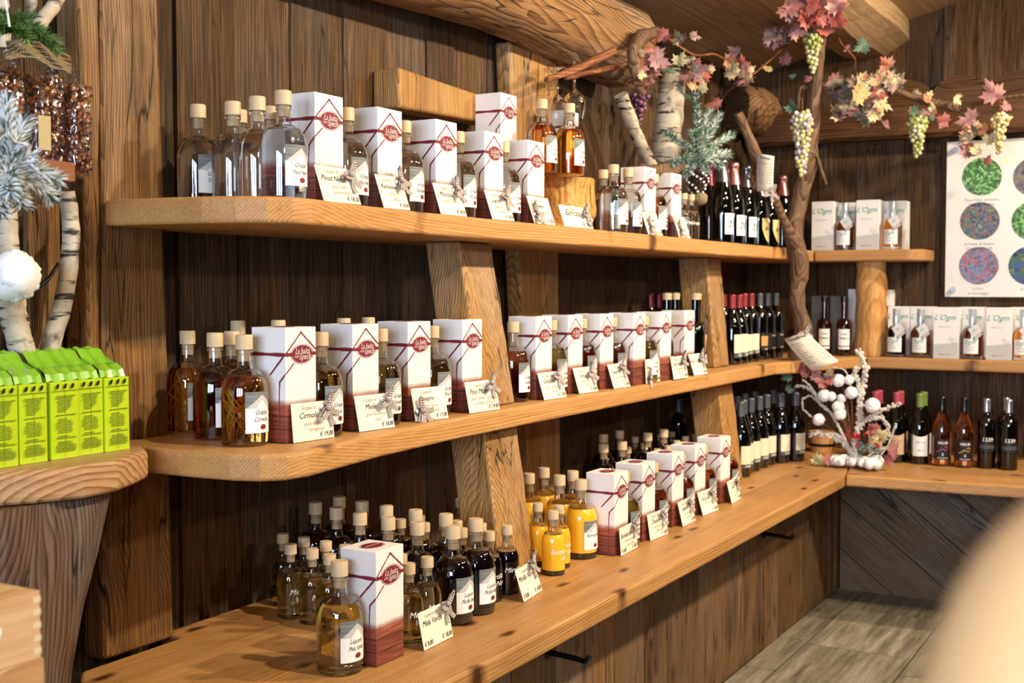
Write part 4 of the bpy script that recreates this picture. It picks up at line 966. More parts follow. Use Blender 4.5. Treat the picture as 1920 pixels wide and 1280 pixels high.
#@@WINE
# ================================================================== wine
GW1 = 'red capped wine bottles on the middle shelf'
cream = '#e6dcc0'; M_CREAML = plain('cream_label', cream, .6); M_BLKLAB = plain('black_label', '#1c1c1f', .5); M_DGREY = plain('dark_grey_band', '#4a4a4d', .5)
M_TANL = plain('tan_label', '#c9a98c', .6); M_YELL = plain('yellow_label', '#e2c987', .6); M_PINKL = plain('pink_label', '#c9806c', .6); M_PORANGE = plain('orange_picture', '#e09a58', .6)
M_SWP = plain('pink_swirl', '#c2557c', .5); M_SWY = plain('yellow_swirl', '#d9c23a', .5)
L_carr = lab_simple('carr', .035, .125, .034, M_CREAML, [('CARRI', .012, .043, 0)], [(.035, .052, M_DGREY)], M_WHITE)
L_carr2 = lab_simple('carr2', .03, .13, .034, M_CREAML, [('ZARB', .012, .04, 0)], [(.03, .05, M_DGREY)], M_WHITE)
L_blk = lab_simple('blk', .045, .12, .034, M_BLKLAB, [('BRUM', .011, .108, 0), ('CARRI', .010, .05, 0)], (), M_CREAML)
L_or = lab_simple('orl', .045, .125, .03, M_BLKLAB, [('CARRI', .010, .05, 0)], [(.065, .11, M_PORANGE)], M_CREAML)
bar = lambda u, y, z: settle(ay(u, 500, y), .0425, z)
for i, (u, y, cap, lb, kd, d) in enumerate(((1369, 1.76, M_REDCAP, L_carr2, 'burgundy', 'first right of the strut'), (1381, 1.76, M_REDCAP, L_carr2, 'burgundy', 'second right of the strut'),
        (1394, 1.765, M_REDCAP, L_carr, 'bordeaux', 'third right of the strut'), (1406, 1.765, M_REDCAP, L_carr, 'bordeaux', 'fourth right of the strut'), (1357, 1.93, M_REDCAP, L_carr2, 'burgundy', 'behind the first two'))):
    dark_bottle(kd, bar(u, y, SH_MID), cap, 'red capped wine bottle with cream label on the middle shelf, %s' % d, GW1, lb, rz=-10)
for (u, lb, d) in ((1425, L_or, 'with orange picture label'), (1440, L_blk, 'with black label, between its neighbours'), (1455, L_blk, 'farthest right beside the vine trunk')):
    dark_bottle('bordeaux', bar(u, 1.77, SH_MID), M_GREYCAP, 'grey capped dark wine bottle on the middle shelf, %s' % d, 'grey capped wine bottles on the middle shelf', lb, rz=-14)
for (u, y, d) in ((1220, 2.0, 'farthest left'), (1235, 2.02, 'second from the left'), (1260, 2.03, 'behind the clear capped pair')):
    dark_bottle('bordeaux', bar(u, y, SH_MID), M_BURFOIL, 'wine bottle with burgundy capsule behind the gift boxes, %s' % d, 'burgundy capped bottles behind the gift boxes', None)
L_am = lab_simple('am', .03, .14, .032, M_PORANGE, [('N°', .030, .045, 0)], [(.03, .060, M_WPAPER)], M_INK)
def forest(t, R_):
    L_am(t, R_)
    def mk():
        m = MB(); f = cyl_fn(R_ + .0014); rj = random.Random(5)
        for (cx, h, w_) in ((-.012, .05, .007), (.004, .062, .009), (.016, .045, .006), (-.022, .03, .006)):
            for k in range(5): zb = .064 + h * k / 6; m.add([f(cx - w_ * (1 - k / 6), zb), f(cx + w_ * (1 - k / 6), zb), f(cx, zb + h * .34)], [(0, 1, 2)])
        cstrip(m, f, -.03, .03, .060, lambda s: .072 + .004 * sin(s * 300), 10); return m.mesh('printed_fir_trees', M_INK)
    obj('printed_fir_trees', cached('fir', mk), t)
for (u, y, d) in ((1251, 1.85, 'left of the four'), (1264, 1.85, 'second of the four'), (1288, 1.80, 'third of the four'), (1306, 1.78, 'with orange forest label')):
    dark_bottle('amaro', bar(u, y, SH_MID), M_CORK, 'tall dark pale-stoppered bottle behind the gift boxes, %s' % d, 'tall dark bottles with pale stoppers', forest if u == 1306 else None, rz=-4, name='liqueur_bottle')
def ama(t, R_):
    def mk(): m = MB(); put_text(m, 'Amaro', .026, cyl_fn(R_ + .0008), .25, .01, dy=.10); put_text(m, 'alpino', .018, cyl_fn(R_ + .0008), .25, .01, dy=.08); return m.mesh('white_handwriting', M_WHITE)
    obj('white_handwriting', cached('ama', mk), t)
b17 = BOXP[17]; q = settle(Vector((b17.x + BW + .05, b17.y + .045, 0)), .043, SH_MID)
dark_bottle('amaro', q, M_BLACKPL, 'black bottle with white handwriting between the last two gift boxes of the middle shelf', None, ama, rz=0, name='liqueur_bottle', k=.78)
# counter, cream labelled white wines
GW2 = 'grey capped cream labelled wine bottles on the counter'; k = 0
for (u, v) in ((1383, 754), (1393, 750), (1407, 746), (1424, 742), (1438, 738.7), (1461.5, 737), (1492, 735)):
    dark_bottle('burgundy', settle(base_from_top(u, v, CTR, .32), .0445, CTR), M_GREYCAP, 'grey capped cream-labelled wine bottle on the counter, %s from the left in front' % ordn[k], GW2, L_carr, rz=-22, k=1.06); k += 1
for k, (u, v) in enumerate(((1390, 743), (1404, 738), (1423, 733.6), (1457.6, 731))):
    dark_bottle('burgundy', settle(base_from_top(u, v, CTR, .32) + Vector((.0, .02, 0)), .0445, CTR), M_GREYCAP, 'grey capped wine bottle in the rear row on the counter, %s from the left' % ordn[k], GW2, L_carr, rz=-22, k=1.06)
# far counter
L_cr = lab_simple('cream2', .035, .115, .034, M_WPAPER, [('della Terra', .010, .095, .3), ('Bianco', .008, .060, .3)], (), M_GREYINK, shape=(.035, lambda s: .118 + .006 * (s / .034) ** 2 * 1.6))
L_tan = lab_simple('tan2', .035, .115, .034, M_TANL, [('della Terra', .010, .095, .3)], (), M_GREYINK, shape=(.035, lambda s: .118 + .006 * (s / .034) ** 2 * 1.6))
def sall(swm, key):
    base = lab_simple('sallie' + key, .03, .118, .034, M_BLKLAB, [('SALLIE', .015, .102, 0), ('S', .016, .052, 0), ('TINTO SALENTO', .006, .037, 0)], (), M_WHITE)
    def f(t, R_):
        base(t, R_)
        def mk():
            m = MB(); fn = cyl_fn(R_ + .0013); pts = [(-.026 + .04 * i / 16, .070 + .006 * sin(i / 16 * pi * 1.6 - 1.6)) for i in range(17)]
            pts += [(.014 + .0075 * sin(a), .0745 + .005 + .0 - .0065 * cos(a) + .001) for a in [i * .45 for i in range(1, 11)]]
            A = [fn(x, y + .0014) for x, y in pts]; B = [fn(x, y - .0014) for x, y in pts]; m.strip(A, B); return m.mesh('printed_swirl', swm)
        obj('printed_swirl', cached('sw' + key, mk), t)
    return f
L_339 = lab_simple('339', .075, .125, .034, M_BLKLAB, [('1339', .024, .127, 0)], [(.088, .104, M_DGREY)], M_WPAPER)
far = [(1645, 726, M_PINKCAP, L_tan, 'burgundy', 'pink capped wine bottle behind the winter decoration', .32, 0), (1652, 722, M_PINKCAP, L_tan, 'burgundy', 'pink capped wine bottle in the second row behind the winter decoration', .32, .08),
       (1685, 724, M_PINKCAP, L_tan, 'burgundy', 'pink capped wine bottle with tan label right of the winter decoration', .32, 0), (1692, 721, M_PINKCAP, L_tan, 'burgundy', 'pink capped wine bottle in the second row behind the tan-labelled one', .32, .08),
       (1729, 727, M_GREENCAP, L_cr, 'burgundy', 'green capped wine bottle with white label on the far counter', .32, 0), (1736, 724, M_GREENCAP, L_cr, 'burgundy', 'green capped wine bottle in the second row of the far counter', .32, .08),
       (1855, 735, M_SILVER, L_339, 'bordeaux', 'silver capped black-labelled wine bottle, left of the pair at the right edge', .31, 0), (1897, 739, M_SILVER, L_339, 'bordeaux', 'silver capped black-labelled wine bottle at the right edge of the far counter', .31, 0),
       (1892, 731, M_SILVER, L_339, 'bordeaux', 'silver capped wine bottle in the second row at the right edge', .31, .08)]
for (u, v, cap, lb, kd, d, H, dd) in far:
    p = ax(u, 500, 5.68 + dd * 1.15); p = settle(p, .044, CTR); dark_bottle(kd, p, cap, d, 'wine bottles on the far counter', lb, rz=-74, k=H / .30 if kd == 'burgundy' else H / .305)
for (u, sw, key, d) in ((1771, M_SWP, 'p', 'pink'), (1813, M_SWY, 'y', 'yellow')):
    p = settle(ax(u, 500, 5.66), .043, CTR); dark_bottle('burgundy', p, M_BLACKPL, 'rosé wine bottle on the far counter with %s swirl on its black label' % d, 'rosé bottles on the far counter', sall(sw, key), rz=-74, k=1.04, glass=M_ROSE)
# sparkling wines on the top shelf
L_2 = lab_simple('two', .035, .115, .03, M_WHITE, [('21', .040, .072, .2)], ()); L_y = lab_simple('yel', .02, .12, .026, M_YELL, [('Ro', .024, .075, .3)], (), shape=(lambda s: .02 + .05 * ((s - .01) / .034) ** 2, .118)); L_p = lab_simple('pk', .02, .12, .026, M_PINKL, [('Ro', .024, .075, .3)], (), shape=(lambda s: .02 + .05 * ((s - .01) / .034) ** 2, .118))
for (u, y, cap, lb, d) in ((1329, 1.86, M_BURFOIL, None, 'burgundy foil, under the pine spray'), (1353, 1.75, M_SILFOIL, L_2, 'silver foil and white label, left in front'), (1364, 1.87, M_PINKFOIL, None, 'pink foil, in the second row'),
        (1375, 1.75, M_PINKFOIL, L_2, 'pink foil and white label'), (1398, 1.75, M_SILFOIL, L_2, 'black and silver foil and white label'), (1411, 1.86, M_ORFOIL, L_p, 'orange foil'),
        (1421, 1.75, M_SILFOIL, L_y, 'yellow label, behind the hanging price list'), (1441, 1.75, M_SILFOIL, L_y, 'yellow label, right of the hanging price list'), (1456, 1.88, M_BLACKPL, None, 'black foil, in the second row at the right'), (1466, 1.75, M_PINKFOIL, L_2, 'pale pink foil, beside the vine trunk')):
    p = settle(ay(u, 500, y), .0475, SH_TOP); dark_bottle('sparkling', p, cap, 'sparkling wine bottle on the top shelf, %s' % d, 'sparkling wine bottles on the top shelf', lb, rz=-16, k=1.09, name='sparkling_wine_bottle')

# ================================================================== far shelves: white cartons and their bottles
def carton(p, w_, d_, h, label, group=None, mat=None, art=True, rz=0):
    """front face looks towards -X; p is the front right lower corner seen from the shop"""
    t = thing('white_carton' if mat is None else 'grey_carton', (p[0], p[1], p[2] + EPS), rz, label, 'box', group)
    mat = mat or M_WPAPER
    key = ('WC', w_, d_, h, mat.name)
    def mk(): m = MB(); m.box(0, d_, 0, w_, 0, h); return m.mesh('carton', mat)
    obj('carton', cached(key, mk), t, bevel=.0015)
    if art:
        def mk2():
            a = MB(); g = MB(); r_ = MB(); f = lambda s, z: (-.0006, w_ - s, z); f2 = lambda s, z: (-.0012, w_ - s, z)
            put_text(a, "L'Ogm", .036, lambda x, y: f2(w_ * .45 + x, h * .80 + y), .4)
            cstrip(g, f, 0.0005, w_ - .0005, .0005, lambda s: h * (.27 + .05 * s / w_), 8)
            x = MB(); put_text(x, 'DISTILLATO DI', .008, lambda x_, y: f2(w_ * .45 + x_, h * .62 + y), 0)
            tr = MB(); rj = random.Random(2)
            for i in range(26): aa = rj.uniform(0, 6.28); rr_ = .018 * rj.random() ** .5; c_ = (w_ * .78 + rr_ * cos(aa), h * .37 + rr_ * sin(aa)); tr.add([f2(c_[0] - .002, c_[1]), f2(c_[0] + .002, c_[1] + .001), f2(c_[0], c_[1] + .003)], [(0, 1, 2)])
            tr.add([f2(w_ * .775, h * .28), f2(w_ * .785, h * .28), f2(w_ * .785, h * .36), f2(w_ * .775, h * .36)], [(0, 1, 2, 3)])
            put_text(r_, 'GRAPPA - 50CL', .0075, lambda x_, y: f2(w_ * .45 + x_, h * .08 + y), 0)
            return a.mesh('teal_lettering', M_TEALINK), g.mesh('grey_hill_print', M_LGREY), x.mesh('grey_lettering', M_GREYINK), tr.mesh('printed_tree', M_GREYINK), r_.mesh('red_lettering', M_RED)
        for m_, nm in zip(cached(('WCA', w_, h), mk2), ('teal_lettering', 'grey_hill_print', 'grey_lettering', 'printed_tree', 'red_lettering')): obj(nm, m_, t)
    return t
def flask(p, liq, label, group, tagm=True, rz=-90):
    t = thing('distillate_bottle', (p[0], p[1], p[2] + EPS), R(rz), label, 'bottle', group)
    r, H = .046, .232
    def mk():
        a = MB(); a.lathe([(r * .95, 0), (r, .004), (r, .014)], 28); b = MB(); b.lathe([(r, .0145), (r, .11)] + circ(r, .11, .016, .15, 8)[1:], 28)
        c = MB(); c.lathe([(.0155, .1505), (.0155, .165), (.0175, .166), (.0175, .228), (.016, .232)], 20); return a.mesh('glass_base', M_GLASS, True, 40), b.mesh('liquid', liq, True, 40), c.mesh('glass_neck', M_STEELG, True, 40)
    for m_ in cached(('FL', liq.name), mk): obj(m_.name.split('.')[0], m_, t)
    def mkl():
        m = MB(); cstrip(m, cyl_fn(r + .0005), -.036, .036, .025, .095, 14); x = MB(); put_text(x, 'Ogm', .026, cyl_fn(r + .0010), .4, 0, dx=-.006, dy=.078)
        y = MB(); put_text(y, 'DISTILLATO', .008, cyl_fn(r + .0010), 0, 0, dy=.055); put_text(y, 'GRAPPA', .008, cyl_fn(r + .0010), 0, 0, dy=.042)
        return m.mesh('paper_label', M_WPAPER, True), x.mesh('teal_lettering', M_TEALINK), y.mesh('grey_lettering', M_GREYINK)
    L, x, y = cached('FLL', mkl); a = obj('paper_label', L, t); obj('teal_lettering', x, a); obj('grey_lettering', y, a)
    if tagm:
        def mkt():
            m = MB(); m.obox((.020, -.052, .135), (.020, -.004, .014), (0, .0005, 0), (-.012, 0, .018)); return m.mesh('hang_tag', M_WHITE)
        def mkt2():
            m = MB(); m.obox((.026, -.049, .118), (.014, -.003, -.014), (0, .0005, 0), (.014, 0, .014)); x_ = MB(); put_text(x_, 'Ogm', .014, lambda a_, b_: (.020 + a_ * .9, -.0535, .137 + b_ + a_ * .55), .4); return m.mesh('hang_tag', M_LGREY), x_.mesh('teal_lettering', M_TEALINK)
        g = obj('hang_tag', cached('FT', mkt), t); q_, x_ = cached('FT2', mkt2); obj('hang_tag', q_, t); obj('teal_lettering', x_, g)
        s_ = MB(); s_.tube([(.016, -.006, .162), (.020, -.03, .155), (.020, -.050, .150)], .0007, 4); s_.build('string', M_WHITE, t)
    return t
M_STEELG = plain('frosted_clear_stopper', '#b8c4cc', .12, metal=.35, coat=1)
def cart_u(u0, u1, x, z, label, d_=.095, h=.24, **k):
    a, b = ax(u1, 500, x), ax(u0, 500, x); return carton((x, a.y, z), round(b.y - a.y, 4), d_, h, label, **k)
GF = 'white cartons on the far top shelf'; GF2 = 'white cartons on the far middle shelf'
cart_u(1521, 1562, 5.90, SH_TOP, 'white carton with teal lettering nearest the vine trunk on the far top shelf', group=GF)
cart_u(1604, 1647, 5.90, SH_TOP, 'white carton with teal lettering between two amber bottles on the far top shelf', group=GF)
cart_u(1566, 1602, 6.03, SH_TOP, 'white carton behind the left amber bottle on the far top shelf', group=GF)
cart_u(1655, 1697, 6.03, SH_TOP, 'white carton behind the right amber bottle on the far top shelf', group=GF)
def fl_u(u, x, z, liq, label, group, **k): p = ax(u, 500, x); flask((p.x, p.y, z), liq, label, group, **k)
fl_u(1583, 5.93, SH_TOP, M_ORANGE, 'amber bottle with hanging tag on the far top shelf, between two white cartons', 'tagged amber bottles')
fl_u(1672, 5.93, SH_TOP, M_ORANGE, 'amber bottle with hanging tag at the right end of the far top shelf', 'tagged amber bottles')
cart_u(1752, 1799, 5.875, SH_MID, 'white carton with teal lettering, left of the two in front on the far middle shelf', group=GF2)
cart_u(1851, 1899, 5.875, SH_MID, 'white carton with teal lettering, right of the two in front on the far middle shelf', group=GF2)
for (a, b, d) in ((1666, 1707, 'behind the dark bottle next to the log post'), (1708, 1752, 'behind the reddish bottle'), (1801, 1846, 'behind the bottle between the front cartons'), (1896, 1941, 'cut by the right edge of the picture')):
    cart_u(a, b, 6.03, SH_MID, 'white carton on the far middle shelf %s' % d, group=GF2)
cart_u(1591, 1606, 6.035, SH_MID, 'white carton edge showing left of the round log post', h=.325, art=False)
cart_u(1640, 1673, 6.06, SH_MID + .2415, 'small white carton lying on the cartons right of the round log post', h=.08, d_=.07, art=False)
fl_u(1682, 5.925, SH_MID, M_DKGLASS, 'black tagged bottle next to the round log post', 'tagged bottles on the far middle shelf')
fl_u(1728, 5.925, SH_MID, M_DKAMBER, 'reddish tagged bottle left of the white carton on the far middle shelf', 'tagged bottles on the far middle shelf')
fl_u(1825, 5.925, SH_MID, M_RUBY, 'dark red tagged bottle between two white cartons on the far middle shelf', 'tagged bottles on the far middle shelf')
fl_u(1921, 5.925, SH_MID, M_ORANGE, 'amber tagged bottle at the right edge of the far middle shelf', 'tagged bottles on the far middle shelf')
M_GREYCARD = plain('grey_cardboard', '#5b5a58', .6)
for (a, b, d) in ((1522, 1553, 'left'), (1557, 1589, 'right')):
    cart_u(a, b, 6.03, SH_MID, 'dark grey carton behind the vine trunk, %s of the two' % d, h=.29, art=False, mat=M_GREYCARD)
L_oct = lab_simple('oct', .035, .14, .03, M_WHITE, [('Grappa', .012, .115, .3), ('Williams', .015, .092, .3)], [(.048, .053, M_BLKLAB)])
for (u, d) in ((1547, 'nearer the vine trunk'), (1586, 'nearer the round log post')):
    p = ax(u - (2 if u > 1560 else 0), 500, 5.90); p.z = SH_MID + EPS
    dark_bottle('amaro', p, M_BLACKPL, 'dark red-brown bottle with white framed label, %s' % d, 'pair of black capped bottles', L_oct, rz=-75, name='liqueur_bottle', k=.93, glass=M_RUBY)

# poster behind clear panel
PY0, PY1, PZ0, PZ1 = .10, 1.085, 1.41, 2.157
t = thing('information_board', (WX - .03, 0, 0), 0, 'white glossy board with round plant photographs on the far wall', 'poster')
M_GLOSSW = plain('glossy_white_board', '#e4e0dc', .3, coat=1)
mb = MB(); mb.box(-.006, 0, PY0, PY1, PZ0, PZ1); mb.build('board', M_GLOSSW, t, bevel=.001)
pm = [photo_mat('fern_photo', 95, [(.2, '#173015'), (.5, '#3f7a35'), (.7, '#8fc274'), (.9, '#c8e2a8')], 3), photo_mat('berry_photo', 90, [(.2, '#1e2a3a'), (.4, '#4a6485'), (.55, '#8c5a54'), (.7, '#5a7a4c'), (.9, '#a9b6d2')]),
      photo_mat('flower_photo', 85, [(.2, '#33405a'), (.45, '#6d8cb5'), (.6, '#b8545c'), (.75, '#7a5a48'), (.9, '#b9cbe6')]), photo_mat('bilberry_photo', 40, [(.2, '#141a30'), (.5, '#3d568c'), (.7, '#3f6a2d'), (.9, '#d8b64a')])]
caps = [('Pino Felce selvatica', 'Grappa Resina'), ('ai frutti di bosco', 'Grappa Mirtilli'), ('ai fiori', 'di montagna'), ('ai mirtilli', '')]
for i, (u, v) in enumerate(((1841, 331), (1837, 414), (1835, 498), (1929, 498), (1935, 414), (1938, 331))):
    p = ax(u, v, WX - .037); r = .090; n = 40; mb = MB(); f = lambda a, b: (-.0068, p.y - a, p.z + b)
    mb.add([f(r * cos(2 * pi * k / n), r * sin(2 * pi * k / n)) for k in range(n)], [tuple(reversed(range(n)))]); mb.build('round_photo', pm[i] if i < 4 else pm[i % 2], t)
    if i < 4:
        mb = MB(); put_text(mb, caps[i][0], .020, lambda x, y: f(x, -r - .020 + y), 0); mb.build('caption', M_GREYINK, t)
        if caps[i][1]: mb = MB(); put_text(mb, caps[i][1], .020, lambda x, y: f(x, -r - .042 + y), 0); mb.build('caption', M_GREYINK, t)
for (u, v) in ((1792, 281), (1788, 542)):
    p = ax(u, v, WX - .04); mb = MB(); mb.tube([(-.028, p.y, p.z), (.0, p.y, p.z), (.028, p.y, p.z)][:2] + [(.027, p.y, p.z)], .0125, 18); mb.build('standoff_screw', M_STEEL, t, smooth=True, angle=40)

# ================================================================== hanging glasses on two twigs
def twig(pts, r, mat, label, name='twig', cat='branch', seed=1, n=8, rough=.35, **tg):
    P = [Vector(p) for p in pts]; Q = []
    for i in range(len(P) - 1):
        for k in range(6): Q.append(P[i].lerp(P[i + 1], k / 6))
    Q.append(P[-1]); m = len(Q)
    for k in range(2): Q = [Q[0]] + [(Q[i - 1] + Q[i] * 2 + Q[i + 1]) / 4 for i in range(1, m - 1)] + [Q[-1]]
    rr_ = r if hasattr(r, '__len__') else [r, r]
    rad = [rr_[0] + (rr_[-1] - rr_[0]) * i / (m - 1) if len(rr_) == 2 else rr_[min(len(rr_) - 1, round(i / (m - 1) * (len(rr_) - 1)))] for i in range(m)]
    mb = MB(); mb.tube(Q, rad, n, rough=rough, seed=seed); return mb.build(name, mat, smooth=True, angle=60, label=label, cat=cat, **tg)
twig([ay(1024, 149, 1.86), ay(1085, 128, 1.84), ay(1150, 96, 1.80)], [.010, .015], M_TWIG, 'reddish bare twig, upper of the pair holding the hanging glasses', seed=3)
twig([ay(1060, 145, 1.93), ay(1120, 133, 1.90), ay(1181, 119, 1.86)], [.009, .011], M_TWIG, 'reddish bare twig, lower of the pair holding the hanging glasses', seed=5)
def wine_glass(u, vb, y, label):
    p = ay(u, vb, y); t = thing('wine_glass', p, 0, label, 'glass', 'wine glasses hanging upside down')
    m = MB(); m.lathe([(.036, 0), (.036, -.002), (.008, -.006), (.0045, -.012), (.004, -.05), (.004, -.085), (.007, -.092), (.020, -.102), (.034, -.118), (.040, -.14), (.038, -.17), (.032, -.20), (.0305, -.20),
                       (.0365, -.17), (.0385, -.14), (.0325, -.119), (.019, -.104), (.002, -.096)], 26, cap0=True, cap1=True); m.build('glass_bowl', M_GLASS, t, smooth=True, angle=60)
wine_glass(1045, 128, 1.93, 'wine glass hanging upside down, left of the pair'); wine_glass(1077, 118, 1.95, 'wine glass hanging upside down, right of the pair')

# ================================================================== vine trunk, branches, leaves, grapes
X = 5.45
t = thing('old_vine', ax(1497, 668, X) * 1, 0, 'twisted old vine trunk standing in the corner in front of the shelves', 'vine'); t.location.z = SH_MID + EPS; TL = Vector(t.location)
def trunkpart(nm, pts, rr_, seed): 
    o = twig([Vector(p) - TL for p in pts], rr_, M_VINE, None, name=nm, cat=None, seed=seed, n=14, rough=.3); o.parent = t; return o
p0 = ax(1497, 668, X); p0.z = SH_MID + .002
trunkpart('trunk', [p0, ax(1508, 618, X), ax(1492, 560, X), ax(1501, 500, X), ax(1487, 440, X), ax(1493, 395, X), ax(1512, 325, X), ax(1520, 250, X), ax(1527, 150, X), ax(1538, 62, X)], [.046, .040, .038, .043, .040, .038, .044, .036, .034, .028], 4)
trunkpart('side_branch', [ax(1518, 300, X - .03), ax(1530, 288, X - .02), ax(1540, 318, X), ax(1549, 346, X)], [.010, .006], 6)
trunkpart('side_branch', [ax(1522, 170, X), ax(1500, 160, X - .02), ax(1496, 205, X - .02)], [.012, .006], 7)
trunkpart('side_branch', [ax(1525, 165, X), ax(1600, 150, X + .15), ax(1668, 166, X + .3), ax(1735, 190, X + .38), ax(1802, 203, X + .42)], [.016, .019], 8)
trunkpart('side_branch', [ax(1802, 203, X + .42), ax(1870, 185, X + .42), ax(1960, 172, X + .42)], [.010, .005], 9)
twig([ax(1383, 212, 4.95), ax(1424, 306, 5.05), ax(1452, 372, 5.2), ax(1493, 462, 5.36)], [.020, .022, .018, .024], M_VINE, 'slanting grey-brown driftwood branch between the pine spray and the vine trunk', name='driftwood_branch', seed=11, n=12)
twig([ay(1232, 62, 1.80), ay(1200, 66, 1.80), ay(1184, 100, 1.80), ay(1193, 140, 1.79), ay(1203, 178, 1.79)], [.022, .024, .022, .019, .014], M_VINE, 'hooked vine stem hanging beside the purple grapes', name='hooked_vine', seed=12, n=12)
twig([ay(1238, 62, 1.79), ay(1300, 105, 1.77), ay(1345, 100, 1.75), ay(1400, 150, 1.74), ay(1450, 108, 1.70), ay(1500, 60, 1.66)], [.005, .003], M_TWIG, 'thin trailing vine tendril under the ceiling carrying autumn leaves', name='vine_tendril', seed=13)
twig([ax(1565, 40, 5.5), ax(1575, 80, 5.5), ax(1590, 95, 5.5), ax(1604, 110, 5.55), ax(1602, 130, 5.6)], [.004, .003], M_TWIG, 'thin curling tendril right of the upper green grapes', name='vine_tendril', seed=14)
OUT = [(0, -.34), (.10, -.36), (.28, -.44), (.25, -.28), (.50, -.24), (.40, -.11), (.57, .10), (.37, .07), (.31, .18), (.17, .10), (.23, .40), (.12, .33), (0, .60)]
OUT = OUT + [(-x, y) for x, y in reversed(OUT[1:-1])]
def leaf(mb, c, sz, face, rnd, tilt=.6):
    n_ = (Vector(face) + Vector((rnd.uniform(-tilt, tilt), rnd.uniform(-tilt, tilt), rnd.uniform(-tilt, tilt)))).normalized()
    a = n_.cross(Vector((0, 0, 1))).normalized(); b = n_.cross(a); th = rnd.uniform(-2.4, 2.4) + pi
    e1 = a * cos(th) + b * sin(th); e2 = b * cos(th) - a * sin(th); k1, k2, k3 = rnd.uniform(-.35, .5), rnd.uniform(-.3, .4), rnd.uniform(.8, 1)
    def P(x, y): return Vector(c) + e1 * (x * k3 * sz) + e2 * (y * sz) + n_ * (sz * (k1 * x * x * 1.5 + k2 * y * y + .06 * sin(9 * x + 5 * y)))
    vs = [P(0, -.08)] + [P(x * .5, y * .5 - .04) for x, y in OUT] + [P(x, y) for x, y in OUT]; n = len(OUT)
    mb.add(vs, [(0, 1 + i, 1 + (i + 1) % n) for i in range(n)] + [(1 + i, 1 + n + i, 1 + n + (i + 1) % n, 1 + (i + 1) % n) for i in range(n)])
FC = (-.86, -.45, .1)
def leaf_thing(u, v, px, mat, label, plane=('y', 1.75), n=1, spread=0, seed=0, nm='maple_leaf', cat='leaf', g=None, tilt=.6):
    rnd = random.Random(seed or int(u * 7 + v)); f = (lambda a, b: ay(a, b, plane[1])) if plane[0] == 'y' else (lambda a, b: ax(a, b, plane[1]))
    c = f(u, v); d = (c - _C).dot(_fw); mb = MB()
    for i in range(n):
        du, dv = (rnd.gauss(0, spread), rnd.gauss(0, spread * .9)) if n > 1 else (0, 0)
        q = f(u + max(-1.9 * spread, min(1.9 * spread, du)), v + max(-1.9 * spread, min(1.9 * spread, dv))) + Vector((rnd.uniform(-.05, .03) if n > 1 else 0, 0, 0))
        leaf(mb, q - c, px * rnd.uniform(.75, 1.1) * d / FPX * .95, FC, rnd, tilt)
    return obj(nm, mb.mesh(nm, mat, True, 60), loc=c, label=label, cat=cat, group=g)
Y = ('y', 1.76)
